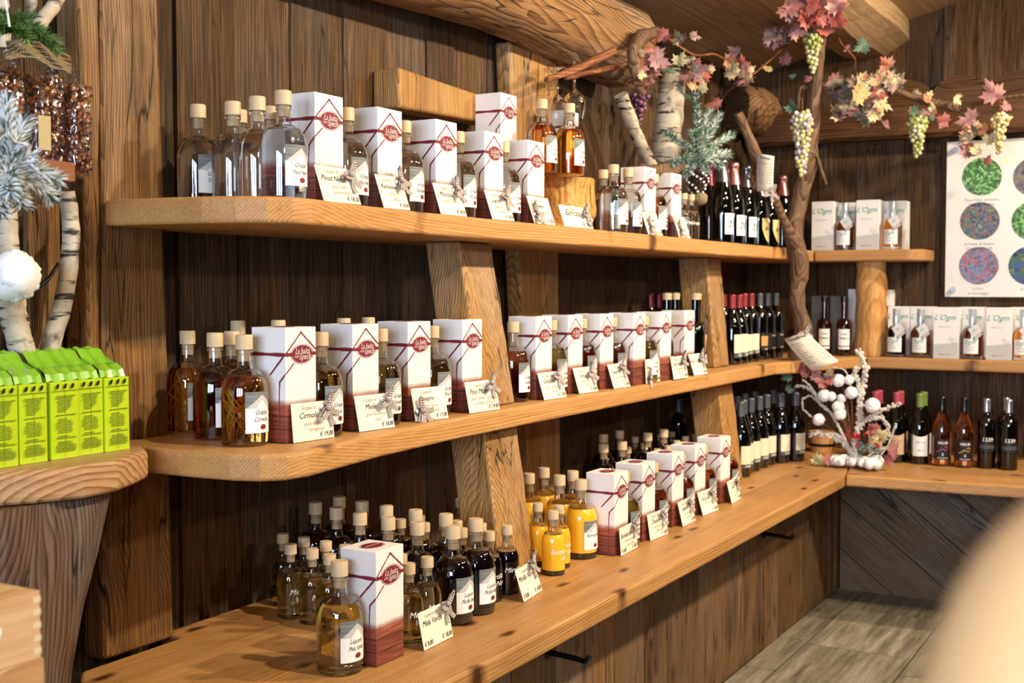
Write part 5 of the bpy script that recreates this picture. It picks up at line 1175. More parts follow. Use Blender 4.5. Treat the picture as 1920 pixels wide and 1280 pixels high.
for (u, v, px, m_, d, pl) in (
    (1234, 112, 46, M_LEAFP, 'pale pink leaf beside the top of the birch log', Y), (1204, 99, 20, M_LEAFY, 'small yellow-green leaf right of the hooked vine stem', Y), (1219, 95, 32, M_LEAFR, 'deep red leaf above the purple grapes', Y),
    (1243, 68, 38, M_LEAFR, 'dark maroon leaf pointing up under the ceiling beam', Y), (1273, 72, 32, M_LEAF, 'mixed green and red leaf above the birch log', Y), (1303, 68, 34, M_LEAFP, 'pink and green leaf highest right of the birch log', Y),
    (1275, 112, 32, M_LEAFY, 'yellow-green leaf on top of the birch log', Y), (1254, 133, 36, M_LEAFG, 'grey-green leaf lying against the birch log top', Y), (1309, 131, 46, M_LEAFP, 'large dusty pink leaf right of the birch log top', Y),
    (1316, 164, 32, M_LEAF, 'reddish leaf right of the birch log below the pink one', Y), (1204, 140, 26, M_LEAFY, 'cream leaf hanging over the purple grapes', Y), (1218, 152, 26, M_LEAFR, 'maroon leaf left of the birch log', Y),
    (1376, 96, 38, M_LEAFP, 'dark grey-purple leaf under the ceiling', Y), (1371, 137, 42, M_LEAFY, 'cream-yellow leaf left of the coral leaf', Y), (1395, 146, 46, M_LEAFR, 'coral leaf right of the cream-yellow leaf', Y),
    (1339, 196, 42, M_LEAFR, 'red leaf above the pine spray', Y), (1291, 182, 28, M_LEAFG, 'pale green leaf behind the pine spray top', Y), (1449, 58, 46, M_LEAFP, 'mauve leaf left of the big red leaf bunch', Y),
    (1467, 71, 38, M_LEAFP, 'rose leaf under the mauve leaf', Y), (1474, 110, 36, M_LEAFR, 'narrow red and white leaf hanging low', Y), (1438, 128, 32, M_LEAFY, 'small orange-yellow leaf hanging alone', Y),
    (1486, 143, 20, M_LEAFG, 'tiny green leaf left of the vine trunk', ('x', 5.42)), (1485, 200, 34, M_LEAFG, 'dark green leaf above the long mixed grape cluster', ('x', 5.33)), (1521, 62, 42, M_LEAFG, 'dark green leaf behind the upper green grapes', ('x', 5.37)),
    (1515, 147, 22, M_LEAFR, 'small red leaf below the upper green grapes', ('x', 5.35)), (1616, 87, 40, M_LEAFG, 'blue-green leaf above the large leaf bunch', ('x', 5.55)), (1590, 92, 22, M_LEAFP, 'small faded pink leaf left of the blue-green leaf', ('x', 5.55)),
    (1669, 136, 30, M_LEAFG, 'olive leaf at the upper right of the large leaf bunch', ('x', 5.6)), (1662, 232, 30, M_LEAFR, 'thin dark pink leaf hanging below the vine branch', ('x', 5.75)), (1861, 172, 62, M_LEAFR, 'large coral-red leaf with pale veins at the far right', ('x', 5.8)),
    (1815, 226, 60, M_LEAFP, 'large faded mauve leaf above the board', ('x', 5.8)), (1794, 187, 26, M_LEAFY, 'small orange-yellow leaf on the vine branch', ('x', 5.8)), (1768, 226, 40, M_LEAFR, 'dark red leaf left of the mauve leaf', ('x', 5.83)),
    (1807, 261, 32, M_LEAFY, 'orange curled leaf under the mauve leaf', ('x', 5.8)), (1812, 282, 44, M_LEAFP, 'brown dry leaf over the corner of the board', ('x', 5.8)), (1888, 198, 36, M_LEAFR, 'orange-red leaf at the right above the golden grapes', ('x', 5.8)),
    (1890, 222, 24, M_LEAFY, 'pale leaf behind the golden grapes', ('x', 5.82)), (1855, 260, 38, M_LEAFY, 'cream and green leaf left of the golden grapes', ('x', 5.78)), (1852, 300, 32, M_LEAFR, 'rusty leaf hanging over the fern photograph', ('x', 5.8)),
    (1744, 176, 22, M_LEAFY, 'small pale leaf on the vine branch', ('x', 5.83)), (1715, 209, 36, M_LEAFG, 'green leaf on top of the right green grapes', ('x', 5.76)), (1748, 221, 18, M_LEAFG, 'small pale green leaf beside the right green grapes', ('x', 5.8)), (1887, 300, 18, M_LEAFY, 'small ochre leaf hanging beside the golden grapes', ('x', 5.8))):
    leaf_thing(u, v, px, m_, d, pl, g='single autumn leaves')
leaf_thing(1525, 18, 48, M_LEAFR, 'bunch of red and rust maple leaves at the top of the vine trunk', ('x', 4.7), 24, 25, 5, 'leaf_bunch', 'leaves')
leaf_thing(1622, 172, 47, M_LEAF, 'large multicoloured bunch of autumn maple leaves right of the vine trunk', ('x', 5.50), 46, 27, 9, 'leaf_bunch', 'leaves')
leaf_thing(1570, 168, 36, M_LEAFP, 'purple-pink leaves at the left of the large leaf bunch', ('x', 5.62), 9, 11, 4, 'leaf_bunch', 'leaves')
leaf_thing(1612, 188, 40, M_LEAFY, 'pair of cream leaves in front of the large leaf bunch', ('x', 5.42), 3, 12, 6, 'leaf_bunch', 'leaves', tilt=.25)
leaf_thing(1222, 118, 38, M_LEAFR, 'bunch of dark red and pink leaves above the purple grapes', ('y', 1.80), 15, 11, 14, 'leaf_bunch', 'leaves')
leaf_thing(1306, 128, 40, M_LEAF, 'bunch of mixed autumn leaves right of the birch log top', ('y', 1.79), 10, 16, 15, 'leaf_bunch', 'leaves')
leaf_thing(1382, 128, 38, M_LEAF, 'small bunch of mixed leaves on the tendril under the ceiling', ('y', 1.72), 8, 9, 16, 'leaf_bunch', 'leaves')
leaf_thing(1456, 70, 40, M_LEAFP, 'bunch of mauve and pink leaves left of the red leaf bunch', ('y', 1.69), 9, 9, 17, 'leaf_bunch', 'leaves')
leaf_thing(1822, 262, 34, M_LEAF, 'dry brown and orange leaves hanging over the board corner', ('x', 5.8), 8, 16, 18, 'leaf_bunch', 'leaves')
leaf_thing(1735, 205, 24, M_LEAF, 'small mixed leaves around the right green grapes', ('x', 5.83), 7, 20, 19, 'leaf_bunch', 'leaves')
def grapes(u, v0, v1, wpx, rpx, mat, label, x, seed):
    rnd = random.Random(seed); top = ax(u, v0, x); d = (top - _C).dot(_fw); L = (v1 - v0) * d / FPX; W = wpx * d / FPX / 2; r = rpx * d / FPX
    t = thing('grape_cluster', top, 0, label, 'grapes', 'hanging grape clusters'); mb = MB(); C_ = []
    tries = 0
    while tries < 2500:
        tries += 1; f = rnd.random(); w_ = W * (min(1, .5 + f * 3) if f < .17 else (1 - f * .82)); a = rnd.uniform(0, 2 * pi); q = w_ * rnd.random() ** .4
        p = Vector((q * cos(a), q * sin(a), -r - f * (L - 2 * r)))
        if all((p - o).length > r * 1.62 for o in C_): C_.append(p)
    for p in C_: mb.ball(p, r * rnd.uniform(.9, 1.1), 10, 7)
    mb.build('berries', mat, t, smooth=True); s_ = MB(); s_.tube([(0, 0, .05), (.004, 0, .01), (0, 0, -L * .7)], .0022, 6); s_.build('stem', M_TWIG, t)
grapes(1199, 166, 244, 36, 4.9, M_GRW, 'purple grape cluster left of the birch log', 4.42, 1)
grapes(1524, 62, 141, 36, 4.4, M_GRG, 'green grape cluster high on the vine trunk', 5.32, 2)
grapes(1504, 205, 335, 46, 4.6, M_GRM, 'long cluster of frosted purple and green grapes on the vine trunk', 5.30, 3)
grapes(1721, 213, 297, 40, 4.4, M_GRG, 'green grape cluster hanging from the right vine branch', 5.80, 4)
grapes(1875, 209, 290, 32, 4.4, M_GRY, 'golden grape cluster above the board', 5.76, 5)

# birch log standing on the top shelf, with crossing branches
twig([Vector((4.62, 1.93, SH_TOP + .13)), ay(1247, 290, 1.90), ay(1252, 240, 1.90), ay(1258, 190, 1.89), ay(1262, 130, 1.88)], [.062, .060, .057, .056, .054], M_BIRCH, 'thick white birch log upright behind the pine spray', name='birch_log', cat='log', seed=21, n=18, rough=.1)
twig([ay(1164, 178, 1.93), ay(1180, 220, 1.92), ay(1198, 262, 1.91), ay(1218, 306, 1.90), ay(1236, 330, 1.90)], [.026, .027, .024, .026, .02], M_BIRCH, 'slanting thinner birch branch left of the thick birch log', name='birch_branch', seed=22, n=14, rough=.15)
twig([ay(1205, 322, 1.80), ay(1245, 322, 1.79), ay(1290, 312, 1.79), ay(1310, 304, 1.79)], [.026, .032, .026, .015], M_VINE, 'dark root piece at the foot of the birch log', name='root_piece', seed=23, n=12, rough=.5)
def needles(mb, pts, L, per=40, rad=.0011, seed=0, frost=0, up=.7):
    rnd = random.Random(seed); pts = [Vector(p) for p in pts]
    for i in range(len(pts) - 1):
        a, b = pts[i], pts[i + 1]; ax_ = (b - a).normalized(); s_ = ax_.orthogonal().normalized(); w_ = ax_.cross(s_)
        for k in range(per):
            f = rnd.random(); th = rnd.uniform(0, 2 * pi); d = (ax_ * up + (s_ * cos(th) + w_ * sin(th))).normalized(); p = a.lerp(b, f); l = L * rnd.uniform(.7, 1.1)
            q = d.orthogonal().normalized() * rad * 1.4; q2 = d.cross(q).normalized() * rad * 1.4
            mb.add([p + q, p - q * .5 + q2, p - q * .5 - q2, p + d * l], [(0, 1, 3), (1, 2, 3), (2, 0, 3)])
def spray(center, tips, L, per, label, mat, seed=0, rad=.0012, stem=M_VINE, nm='pine_spray', sub=0):
    c = Vector(center); t = thing(nm, c, 0, label, 'pine spray'); st = MB()
    for i, tp in enumerate(tips):
        tp = Vector(tp) - c; pts = [tp * (k / 5) + Vector((0, 0, .012 * sin(k * .6))) for k in range(6)]
        mb = MB(); needles(mb, pts[0:], L, per, rad, seed + i); mb.build('needle_twig', mat, t); st.tube(pts, .0022, 5)
    st.build('stems', stem, t); return t
c = ay(1312, 300, 1.77)
spray(c, [ay(1305, 178, 1.76), ay(1330, 205, 1.76), ay(1350, 215, 1.75), ay(1372, 253, 1.74), ay(1368, 290, 1.74), ay(1350, 312, 1.73), ay(1250, 252, 1.78), ay(1258, 308, 1.76), ay(1285, 328, 1.75), ay(1325, 325, 1.72), ay(1300, 250, 1.74)], .030, 110,
      'large frosted pine spray on the top shelf in front of the birch log', M_PINE, 31)
# frosted cone and burlap below the spray
t = thing('pine_cone', ay(1307, 345, 1.74), 0, 'snow-tipped pine cone below the frosted pine spray', 'pine cone', rot=(0, R(8), 0)); mb = MB(); rnd = random.Random(4)
mb2 = MB()
for i in range(70):
    f = i / 70; th = i * 2.4; r_ = .034 * sin(pi * (.12 + .8 * f)) ** .7; z_ = .042 - .084 * f; d = Vector((cos(th), sin(th), .35)); p = Vector((r_ * .55 * cos(th), r_ * .55 * sin(th), z_)); e = p + d * r_ * .75; s_ = Vector((-sin(th), cos(th), 0)) * .009
    mb.add([p - s_ * .4, p + s_ * .4, e + s_, e - s_, p + Vector((0, 0, .003)), e + Vector((0, 0, .004))], [(0, 1, 2, 3), (0, 3, 5, 4), (1, 4, 5, 2)])
    if i % 2: mb2.ball(e, .0052, 6, 4)
mb.ball((0, 0, 0), .022, 10, 8, sq=(1, 1, 1.7)); mb.build('scales', plain('cone_scale', '#4c3524', .8), t); mb2.build('snow_tips', M_SNOW, t)
def burlap(pts, W, label, nm='burlap_ribbon', updir=(0, 0, 1)):
    P = [Vector(p) for p in pts]; Q = []
    for i in range(len(P) - 1):
        for k in range(5): Q.append(P[i].lerp(P[i + 1], k / 5))
    Q.append(P[-1]); o = Q[0].copy(); mb = MB(); rows = 7; G = []
    for j in range(rows): G.append([q - o + Vector(updir).normalized() * (W * (j / (rows - 1) - .5)) + Vector((-.006, -.006, 0)) * sin(j * 1.2 + i * .7) for i, q in enumerate(Q)])
    for j in range(rows - 1): mb.strip(G[j], G[j + 1])
    ob = mb.build(nm, M_BURLW, smooth=True, label=label, cat='ribbon'); ob.location = o
    so = ob.modifiers.new('solid', 'SOLIDIFY'); so.thickness = .0015; return ob
def burlap_mat():
    t = NT('burlap_weave'); co = t.n('TexCoord').outputs['Object']
    a = t.n('TexWave', {'Vector': co, 'Scale': 90.0, 'Distortion': 1.5, 'Detail': 1.0}, bands_direction='Z').outputs['Fac']; b = t.n('TexWave', {'Vector': co, 'Scale': 90.0, 'Distortion': 1.5}, bands_direction='X').outputs['Fac']
    f = t.math('MULTIPLY', a, b); t.lk(t.ramp(f, [(.05, '#5c4a32'), (.4, '#a38a64'), (.9, '#cdb891')]), t.b.inputs['Base Color']); t.b.inputs['Roughness'].default_value = .9; return t.m
M_BURLW = burlap_mat()
mb = MB(); mb.ball((0, 0, 0), .045, 16, 10, jit=.12, sq=(.7, .7, .62))
ob = mb.build('burlap_bag', M_BURLW, smooth=True, label='round bundle of burlap under the pine cone', cat='burlap'); ob.location = ay(1312, 372, 1.735)

# ================================================================== price lists
def sheet(c4, label, lines, bowm, bowat, nm='price_list', curl=.012):
    c = [Vector(p) for p in c4]; o = c[0].copy(); t = thing(nm, o, 0, label, 'price list'); n_ = (c[1] - c[0]).cross(c[3] - c[0]).normalized()
    if n_.dot(Vector((-1, -.4, 0))) < 0: n_ = -n_
    wv, hv = (c[1] - c[0]), (c[3] - c[0])
    def P(a, b, off=0): 
        q = (c[0] * (1 - a) + c[1] * a) * (1 - b) + (c[3] * (1 - a) + c[2] * a) * b; return q - o + n_ * (off + curl * sin(b * pi))
    mb = MB(); N = 10
    for i in range(N + 1):
        for j in range(3): mb.v.append(tuple(P(j / 2, i / N)))
    for i in range(N):
        for j in range(2): mb.f.append((i * 3 + j, i * 3 + j + 1, (i + 1) * 3 + j + 1, (i + 1) * 3 + j)); mb.mi.append(0)
    s_ = mb.build('paper', M_PAPER, t, smooth=True); so = s_.modifiers.new('solid', 'SOLIDIFY'); so.thickness = .0006
    W, Hh = wv.length, hv.length; tx = MB()
    put_text(tx, lines[0], W * .17, lambda x, y: P(.45 + x / W, .09 - y / Hh, .0012), .3, .02)
    for i, l in enumerate(lines[1]):
        put_text(tx, l, W * .085, lambda x, y, i=i: P(.08 + x / W, .24 + i * .072 - y / Hh, .0012), .3, 0, 'LEFT'); put_text(tx, '€ %d,00' % (9 + (i * 7) % 11), W * .085, lambda x, y, i=i: P(.93 + x / W, .24 + i * .072 - y / Hh, .0012), .3, 0, 'RIGHT')
    tx.build('handwriting', M_INK, t)
    b = obj('gingham_bow', cached('bow' + bowm, lambda: bow_mesh(bowm)), t); b.location = P(bowat[0], bowat[1], .006); b.rotation_euler = (0, 0, R(-62))
    return t
rows_ = ('Blanc de Blancs', 'Brut', 'Rosé', 'Riserva', 'Extra Brut', 'Nature', 'Cuvée', 'Magnum')
sheet([ax(1421, 287, 4.98), ax(1452, 293, 4.96), ax(1450, 363, 4.96), ax(1419, 358, 4.98)], 'narrow cream price list hanging above the sparkling wine bottles', ('Spumanti', rows_), 'r', (.92, .98), curl=.004)
sheet([ax(1470, 635, 5.34), ax(1513, 622, 5.33), ax(1573, 677, 5.30), ax(1524, 696, 5.30)], 'cream handwritten wine price list hanging askew on the vine trunk', ('Cantina Vini', ('Pinot Bianco', 'Chardonnay', 'Lagrein', 'Kerner', 'Sauvignon', 'Schiava', 'Teroldego', 'Merlot', 'Riesling')), 'r', (.97, .0), curl=.02)

# ================================================================== winter arrangement in the corner
XA = 5.40
c0 = ax(1605, 880, XA); c0.z = CTR + EPS
t = thing('winter_arrangement', c0, 0, 'frosted branch arrangement with cotton balls and red berries on the counter corner', 'decoration')
A_ = lambda u, v, dx=0: ax(u, v, XA + dx) - c0
def fb(pts, r, seed, beads=True, mat=None):
    P = [Vector(p) for p in pts]; Q = []
    for i in range(len(P) - 1):
        for k in range(7): Q.append(P[i].lerp(P[i + 1], k / 7))
    Q.append(P[-1]); m = len(Q); Q = [Q[0]] + [(Q[i - 1] + Q[i] * 2 + Q[i + 1]) / 4 for i in range(1, m - 1)] + [Q[-1]]
    mb = MB(); mb.tube(Q, [r * (1.15 - .6 * i / m) for i in range(m)], 7, rough=.6, seed=seed)
    if beads:
        rnd = random.Random(seed)
        for q in Q:
            for k in range(3): mb.ball(q + Vector((rnd.uniform(-1, 1), rnd.uniform(-1, 1), rnd.uniform(-1, 1))) * r * 1.1, r * rnd.uniform(.5, .9), 6, 4)
    mb.build('frosted_branch', mat or M_FROST, t, smooth=True)
fb([A_(1604, 870), A_(1602, 830), A_(1612, 790), A_(1613, 762), A_(1616, 727), A_(1624, 695), A_(1621, 679), A_(1608, 655)], .011, 1)
fb([A_(1612, 792), A_(1610, 740), A_(1609, 712), A_(1601, 700), A_(1607, 690)], .009, 2)
fb([A_(1612, 800), A_(1622, 786), A_(1650, 771), A_(1687, 756)], .008, 3)
fb([A_(1612, 795), A_(1635, 784), A_(1652, 782), A_(1664, 795), A_(1666, 815)], .007, 4)
fb([A_(1600, 850), A_(1580, 828), A_(1554, 817), A_(1532, 811), A_(1519, 815)], .008, 5)
fb([A_(1600, 860), A_(1578, 820), A_(1569, 815), A_(1552, 812)], .006, 6)
fb([A_(1598, 850), A_(1560, 775), A_(1536, 756), A_(1527, 736), A_(1512, 725), A_(1491, 723)], .006, 7)
fb([A_(1534, 752), A_(1519, 741), A_(1504, 748), A_(1505, 767), A_(1521, 781)], .004, 8)
fb([A_(1530, 740), A_(1518, 722), A_(1505, 712)], .004, 9)
fb([A_(1596, 728), A_(1588, 700), A_(1582, 692), A_(1562, 688)], .003, 10)
fb([A_(1640, 870), A_(1665, 835), A_(1675, 810), A_(1679, 795)], .0035, 11)
fb([A_(1610, 870), A_(1640, 845), A_(1668, 838)], .005, 12)
for i, (u, v, r) in enumerate(((1545, 741, 12), (1559, 743, 9), (1572, 713, 12), (1596, 736, 11.5), (1578, 747, 8.5), (1572, 762, 11.5), (1574.5, 776, 11.5), (1535, 786.5, 11.5), (1636, 760, 14), (1592, 712, 9))):
    mb = MB(); rnd = random.Random(i); R0 = r * 5.3 / FPX; mb.ball((0, 0, 0), R0, 16, 11, jit=.14)
    for k in range(26): d = Vector((rnd.gauss(0, 1), rnd.gauss(0, 1), rnd.gauss(0, 1))).normalized(); mb.ball(d * R0 * .78, R0 * .3, 7, 5, jit=.3)
    o = mb.build('cotton_ball', M_SNOW, t, smooth=True); o.location = A_(u, v, -.03)
    mb = MB(); mb.tube([A_(u, v, -.02), A_((u + 1600) / 2, v + 25), A_(1600, 850)], .0015, 5); mb.build('thin_stem', M_TWIG, t)
rnd = random.Random(8)
for (u, v, n, s_) in ((1604, 818, 16, 7), (1584, 812, 3, 5), (1647, 832, 6, 5), (1622, 812, 3, 6)):
    mb = MB()
    for k in range(n): mb.ball(A_(u + rnd.gauss(0, s_ * .7), v + rnd.gauss(0, s_), rnd.uniform(-.06, -.02)), .0062, 8, 6)
    mb.build('red_berries', M_BERRY, t, smooth=True)
mb = MB(); k = 0
for i in range(46):
    u = rnd.uniform(1562, 1652); v = 893 - 8 - rnd.random() * 26 * (1 - abs(u - 1605) / 60); q = ax(u, v, XA + rnd.uniform(-.09, .06)); q -= c0; q.z = max(q.z, .030); mb.ball(q, rnd.uniform(.016, .027), 9, 7, jit=.35)
mb.build('cotton_snow', M_SNOW, t, smooth=True)
def aleaf(u, v, px, m_, seed, n=1, sp=0):
    r2 = random.Random(seed); mb = MB()
    for i in range(n): q = ax(u + r2.gauss(0, sp), v + r2.gauss(0, sp), XA - .05); q = q - c0; q.z = max(q.z, .030); leaf(mb, q, px * 5.3 / FPX, FC, r2, .5)
    mb.build('leaf', m_, t, smooth=True)
for a in ((1499, 688, 26, M_LEAFR, 1, 3, 7), (1541, 716, 30, M_LEAFR, 2), (1556, 697, 26, M_LEAF, 3, 2, 4), (1530, 704, 30, M_LEAFP, 4), (1484, 714, 24, M_LEAFG, 5, 3, 7), (1650, 822, 30, M_LEAFY, 6, 2, 4), (1676, 843, 34, M_LEAFR, 7), (1668, 860, 28, M_LEAFR, 8), (1536, 872, 26, M_LEAFY, 9, 2, 4),
          (1551, 862, 26, M_LEAFR, 10), (1640, 805, 26, M_LEAFR, 11, 2, 5), (1590, 885, 20, M_LEAFR, 12), (1512, 676, 18, M_LEAFP, 13)): aleaf(*a)
mb = MB(); needles(mb, [A_(1600, 850), A_(1625, 838), A_(1650, 845)], .035, 90, .0012, 3); needles(mb, [A_(1590, 850), A_(1605, 825), A_(1612, 835)], .03, 90, .0012, 5); mb.build('frosted_needles', M_PINE, t)
# small ribbed wooden tub in the corner behind the arrangement
p = az(1541, 842, CTR); p = Vector((5.85, ax(1541, 842, 5.85).y, CTR + EPS)); tt = thing('wooden_tub', p, 0, 'small dark ribbed wooden tub in the shadow of the corner', 'tub')
mb = MB()
for k in range(22):
    a = 2 * pi * k / 22; b = 2 * pi * (k + .9) / 22; r0, r1 = .055, .066
    mb.add([(r0 * cos(a), r0 * sin(a), 0), (r0 * cos(b), r0 * sin(b), 0), (r1 * cos(b), r1 * sin(b), .10), (r1 * cos(a), r1 * sin(a), .10)], [(0, 1, 2, 3)])
mb.lathe([(.052, .001), (.063, .099)], 22, cap1=True); mb.build('staves', M_LOGB, tt); mb = MB(); mb.lathe([(.058, .03), (.0625, .031), (.0635, .042), (.059, .043)], 24, cap0=False, cap1=False); mb.build('hoop', M_IRON, tt)
#@@LEFT
# ================================================================== display at the left
mb = MB(); poly = [(1.0, 2.0), (1.0, 2.02), (1.0, 1.97), (1.20, 1.90), (1.33, 1.85), (1.42, 1.79), (1.50, 1.76), (1.58, 1.765), (1.66, 1.80), (1.72, 1.835), (1.755, 1.88), (1.765, 1.93), (1.76, 1.975), (1.73, 2.012)]
board('display_shelf', poly[2:] + [(1.0, 2.012)], SH_MID + .006, M_SLAB, 'thick rounded wooden shelf at the left carrying the green coffee bags', 'shelf', .062, .014)
# gnarled trunk slab that carries it
mb = MB(); sec = []
zs = [0.0, .3, .6, .75, .85, .95, 1.064]
L0 = [1.30, 1.31, 1.33, 1.33, 1.32, 1.30, 1.27]; R0 = [1.48, 1.49, 1.515, 1.545, 1.575, 1.62, 1.66]
n = 16
for j in range(25):
    f = j / 24 * (len(zs) - 1); i = min(int(f), len(zs) - 2); g = f - i; z_ = zs[i] + (zs[i + 1] - zs[i]) * g; a = L0[i] + (L0[i + 1] - L0[i]) * g; b = R0[i] + (R0[i + 1] - R0[i]) * g
    for k in range(n):
        th = 2 * pi * k / n; cx, rx, ry = (a + b) / 2, (b - a) / 2, .085 + .02 * z_; rr_ = 1 + .12 * mnoise.noise(Vector((cos(th) * 2, sin(th) * 2, z_ * 2)))
        mb.v.append((cx + rx * rr_ * (abs(cos(th)) ** .7) * (1 if cos(th) > 0 else -1), 1.90 + ry * rr_ * sin(th), z_ + .0005))
for j in range(24):
    for k in range(n): mb.f.append((j * n + k, j * n + (k + 1) % n, (j + 1) * n + (k + 1) % n, (j + 1) * n + k)); mb.mi.append(0)
mb.f += [tuple(reversed(range(n))), tuple(range(24 * n, 25 * n))]; mb.mi += [0, 0]
mb.build('gnarled_log', M_TRUNK, smooth=True, angle=60, label='gnarled split tree trunk carrying the left display shelf', cat='trunk')
# green coffee bags
M_LIME = plain('lime_green_foil', '#b5cf1c', .32, coat=.3); M_LIMED = plain('dark_green_seal', '#3a8a2c', .3, coat=.4)
M_LIMET = plain('crimped_green_film', '#7fb52c', .2, coat=.8)
M_OLINK = plain('olive_print', '#5d6a12', .6)
def bag_parts():
    W, D, H = .0605, .088, .146; m = MB(); nz, nx = 8, 4
    ring = []
    for j in range(nz + 1):
        z = H * j / nz; pf = .0015 * sin(pi * j / nz)
        pts = []
        for k in range(nx): pts.append((W * k / nx, -pf * sin(pi * k / nx) * 1.5 if k else 0))
        for k in range(nx): pts.append((W + pf * .2 * sin(pi * k / nx), D * k / nx))
        for k in range(nx): pts.append((W - W * k / nx, D + pf * sin(pi * k / nx)))
        for k in range(nx): pts.append((0 - pf * .2 * sin(pi * k / nx), D - D * k / nx))
        ring.append([(a, b, z) for a, b in pts])
    n = len(ring[0])
    for r_ in ring: m.v += r_
    for j in range(nz):
        for k in range(n): m.f.append((j * n + k, j * n + (k + 1) % n, (j + 1) * n + (k + 1) % n, (j + 1) * n + k)); m.mi.append(0)
    m.f += [tuple(reversed(range(n))), tuple(range(nz * n, (nz + 1) * n))]; m.mi += [0, 0]
    body = m.mesh('foil_bag', M_LIME, True, 40)
    t = MB(); A, B, Cc = [], [], []
    # folded crimped top: rises from the front edge then lies back
    prof = [(.012, .1462), (.018, .160), (.034, .170), (.052, .172), (.066, .184), (.080, .200), (.094, .204)]
    for i, (y, z) in enumerate(prof[:-1]):
        y2, z2 = prof[i + 1]
        for k in range(6):
            x0, x1 = W * k / 6 + .001, W * (k + 1) / 6 + .001; o = .002 * sin(k * 2.1 + i); o2 = .002 * sin((k + 1) * 2.1 + i); q = .002 * sin(k * 2.1 + i + 1); q2 = .002 * sin((k + 1) * 2.1 + i + 1)
            t.add([(x0, y, z + o), (x1, y, z + o2), (x1, y2, z2 + q2), (x0, y2, z2 + q)], [(0, 1, 2, 3)])
    t.add([(0.001, .012, .1462), (.001, .086, .1462), (.001, .066, .184), (.001, .034, .170)], [(0, 1, 2, 3)]); t.add([(W, .012, .1462), (W, .086, .1462), (W, .066, .184), (W, .034, .170)], [(3, 2, 1, 0)])
    t.add([(.001, .086, .1462), (W, .086, .1462), (W, .066, .184), (.001, .066, .184)], [(0, 1, 2, 3)])
    top = t.mesh('crimped_top', M_LIMET, True)
    f = lambda x, z: (x, -.0034, z); x = MB(); rj = random.Random(3); be = MB(); ln = MB()
    cstrip(ln, f, .0012, W - .0012, .1285, .1298, 2); cstrip(ln, lambda a, b: (a, -.0024, b), W / 2 - .0004, W / 2 + .0004, .004, .128, 4)
    for i in range(3):
        cx, cz = W * (.22 + .28 * i), .1375; nn = 12
        for s_ in (-1, 1): be.add([f(cx + s_ * .0012 + (.0022 * cos(2 * pi * k / nn) + .0014 * sin(2 * pi * k / nn) * 1.2), cz + .0052 * sin(2 * pi * k / nn)) for k in range(nn)], [tuple(range(nn))])
    z = .118; rows = [.8, .62, .55, .58, .5, .52, .45, .38, .3, 0, .82, 0, .35, .5, .6, .62, .62, .6, .55, .5, 0, .4, .82, 0, .5, .55, .8, .78, .8, .7]
    for k, rw in enumerate(rows):
        if rw:
            a = .15 if rw > .55 else .22; p = W * a; e = W * min(.9, a + rw)
            while p < e: L = rj.uniform(.0025, .007); cstrip(x, f, p, min(p + L, e), z, z + (.0017 if rw < .8 else .0019), 1); p += L + .0011
        z -= .0036
    return body, top, x.mesh('fine_print', M_OLINK), be.mesh('coffee_bean_print', M_INK), ln.mesh('printed_line', M_OLINK)
def coffee_bag(x, y, label, rz=0, dz=0):
    t = thing('coffee_bag', (x, y, SH_MID + .0068), rz, label, 'coffee bag', 'green coffee bags on the left shelf')
    for m_ in cached('bag', bag_parts): obj(m_.name.split('.')[0], m_, t)
xs = [1.6375, 1.574, 1.5095, 1.440, 1.3755, 1.312]
lb = ['nearest the timber post', 'second from the timber post', 'third from the timber post', 'fourth from the timber post', 'cut by the picture edge', 'last at the left, mostly outside the picture']
for i, x_ in enumerate(xs): coffee_bag(x_, 1.862 + (.004 if i == 1 else 0), 'lime green coffee bag with black bean print, %s' % lb[i], rz=R(-.8 * (i % 3)))
# things behind the bags
Yb = 1.985
twig([ay(92, 690, Yb), ay(95, 641, Yb), ay(110, 597, Yb), ay(122, 552, Yb - .01), ay(129, 502, Yb - .01), ay(134, 448, Yb - .01), ay(131, 398, Yb), ay(125, 359, Yb)], [.020, .019, .0185, .018, .018, .0175, .017, .016], M_BIRCH, 'curved white birch branch beside the massive timber post', name='birch_branch', cat='branch', seed=41, n=16, rough=.08)
twig([ay(54, 690, 1.98), ay(42, 656, 1.97), ay(28, 610, 1.97), ay(18, 567, 1.96), ay(12, 500, 1.96), ay(12, 407, 1.96), ay(8, 340, 1.96)], [.024, .025, .024, .024, .023, .021, .020], M_BIRCH, 'thick birch branch at the left picture edge behind the coffee bags', name='birch_branch', cat='branch', seed=42, n=16, rough=.12)
twig([ay(46, 640, 1.99), ay(47, 610, 1.99), ay(38, 575, 1.99), ay(40, 540, 1.99)], [.011, .008], M_BIRCH, 'short side twig beside the thick birch branch', name='birch_twig', cat='branch', seed=43)
twig([ay(58, 545, 1.93), ay(75, 537, 1.92), ay(92, 522, 1.92), ay(110, 494, 1.92)], [.0045, .0035], M_IRON, 'thin dark twig crossing in front of the birch branches', name='dark_twig', cat='branch', seed=44)
for (u0, u1, v0, v1, y, d) in ((55, 90, 383, 622, 2.045, 'light board standing behind the birch branches'), (91, 116, 378, 640, 2.075, 'darker board standing behind the curved birch branch')):
    a = ay(u0, 500, y); b = ay(u1, 500, y); zt = ay((u0 + u1) / 2, v0, y).z
    hexa('upright_board', rect4(a.x, b.x, y, y + .02, SH_MID + .012 if 0 else .66), rect4(a.x, b.x, y, y + .02, zt), M_POST, .004, label=d, cat='board')
mb = MB(); rnd = random.Random(12); mb.ball((0, 0, 0), .046, 18, 12, jit=.15)
for k in range(34): d = Vector((rnd.gauss(0, 1), rnd.gauss(0, 1), rnd.gauss(0, 1))).normalized(); mb.ball(d * .036, .014, 8, 6, jit=.3)
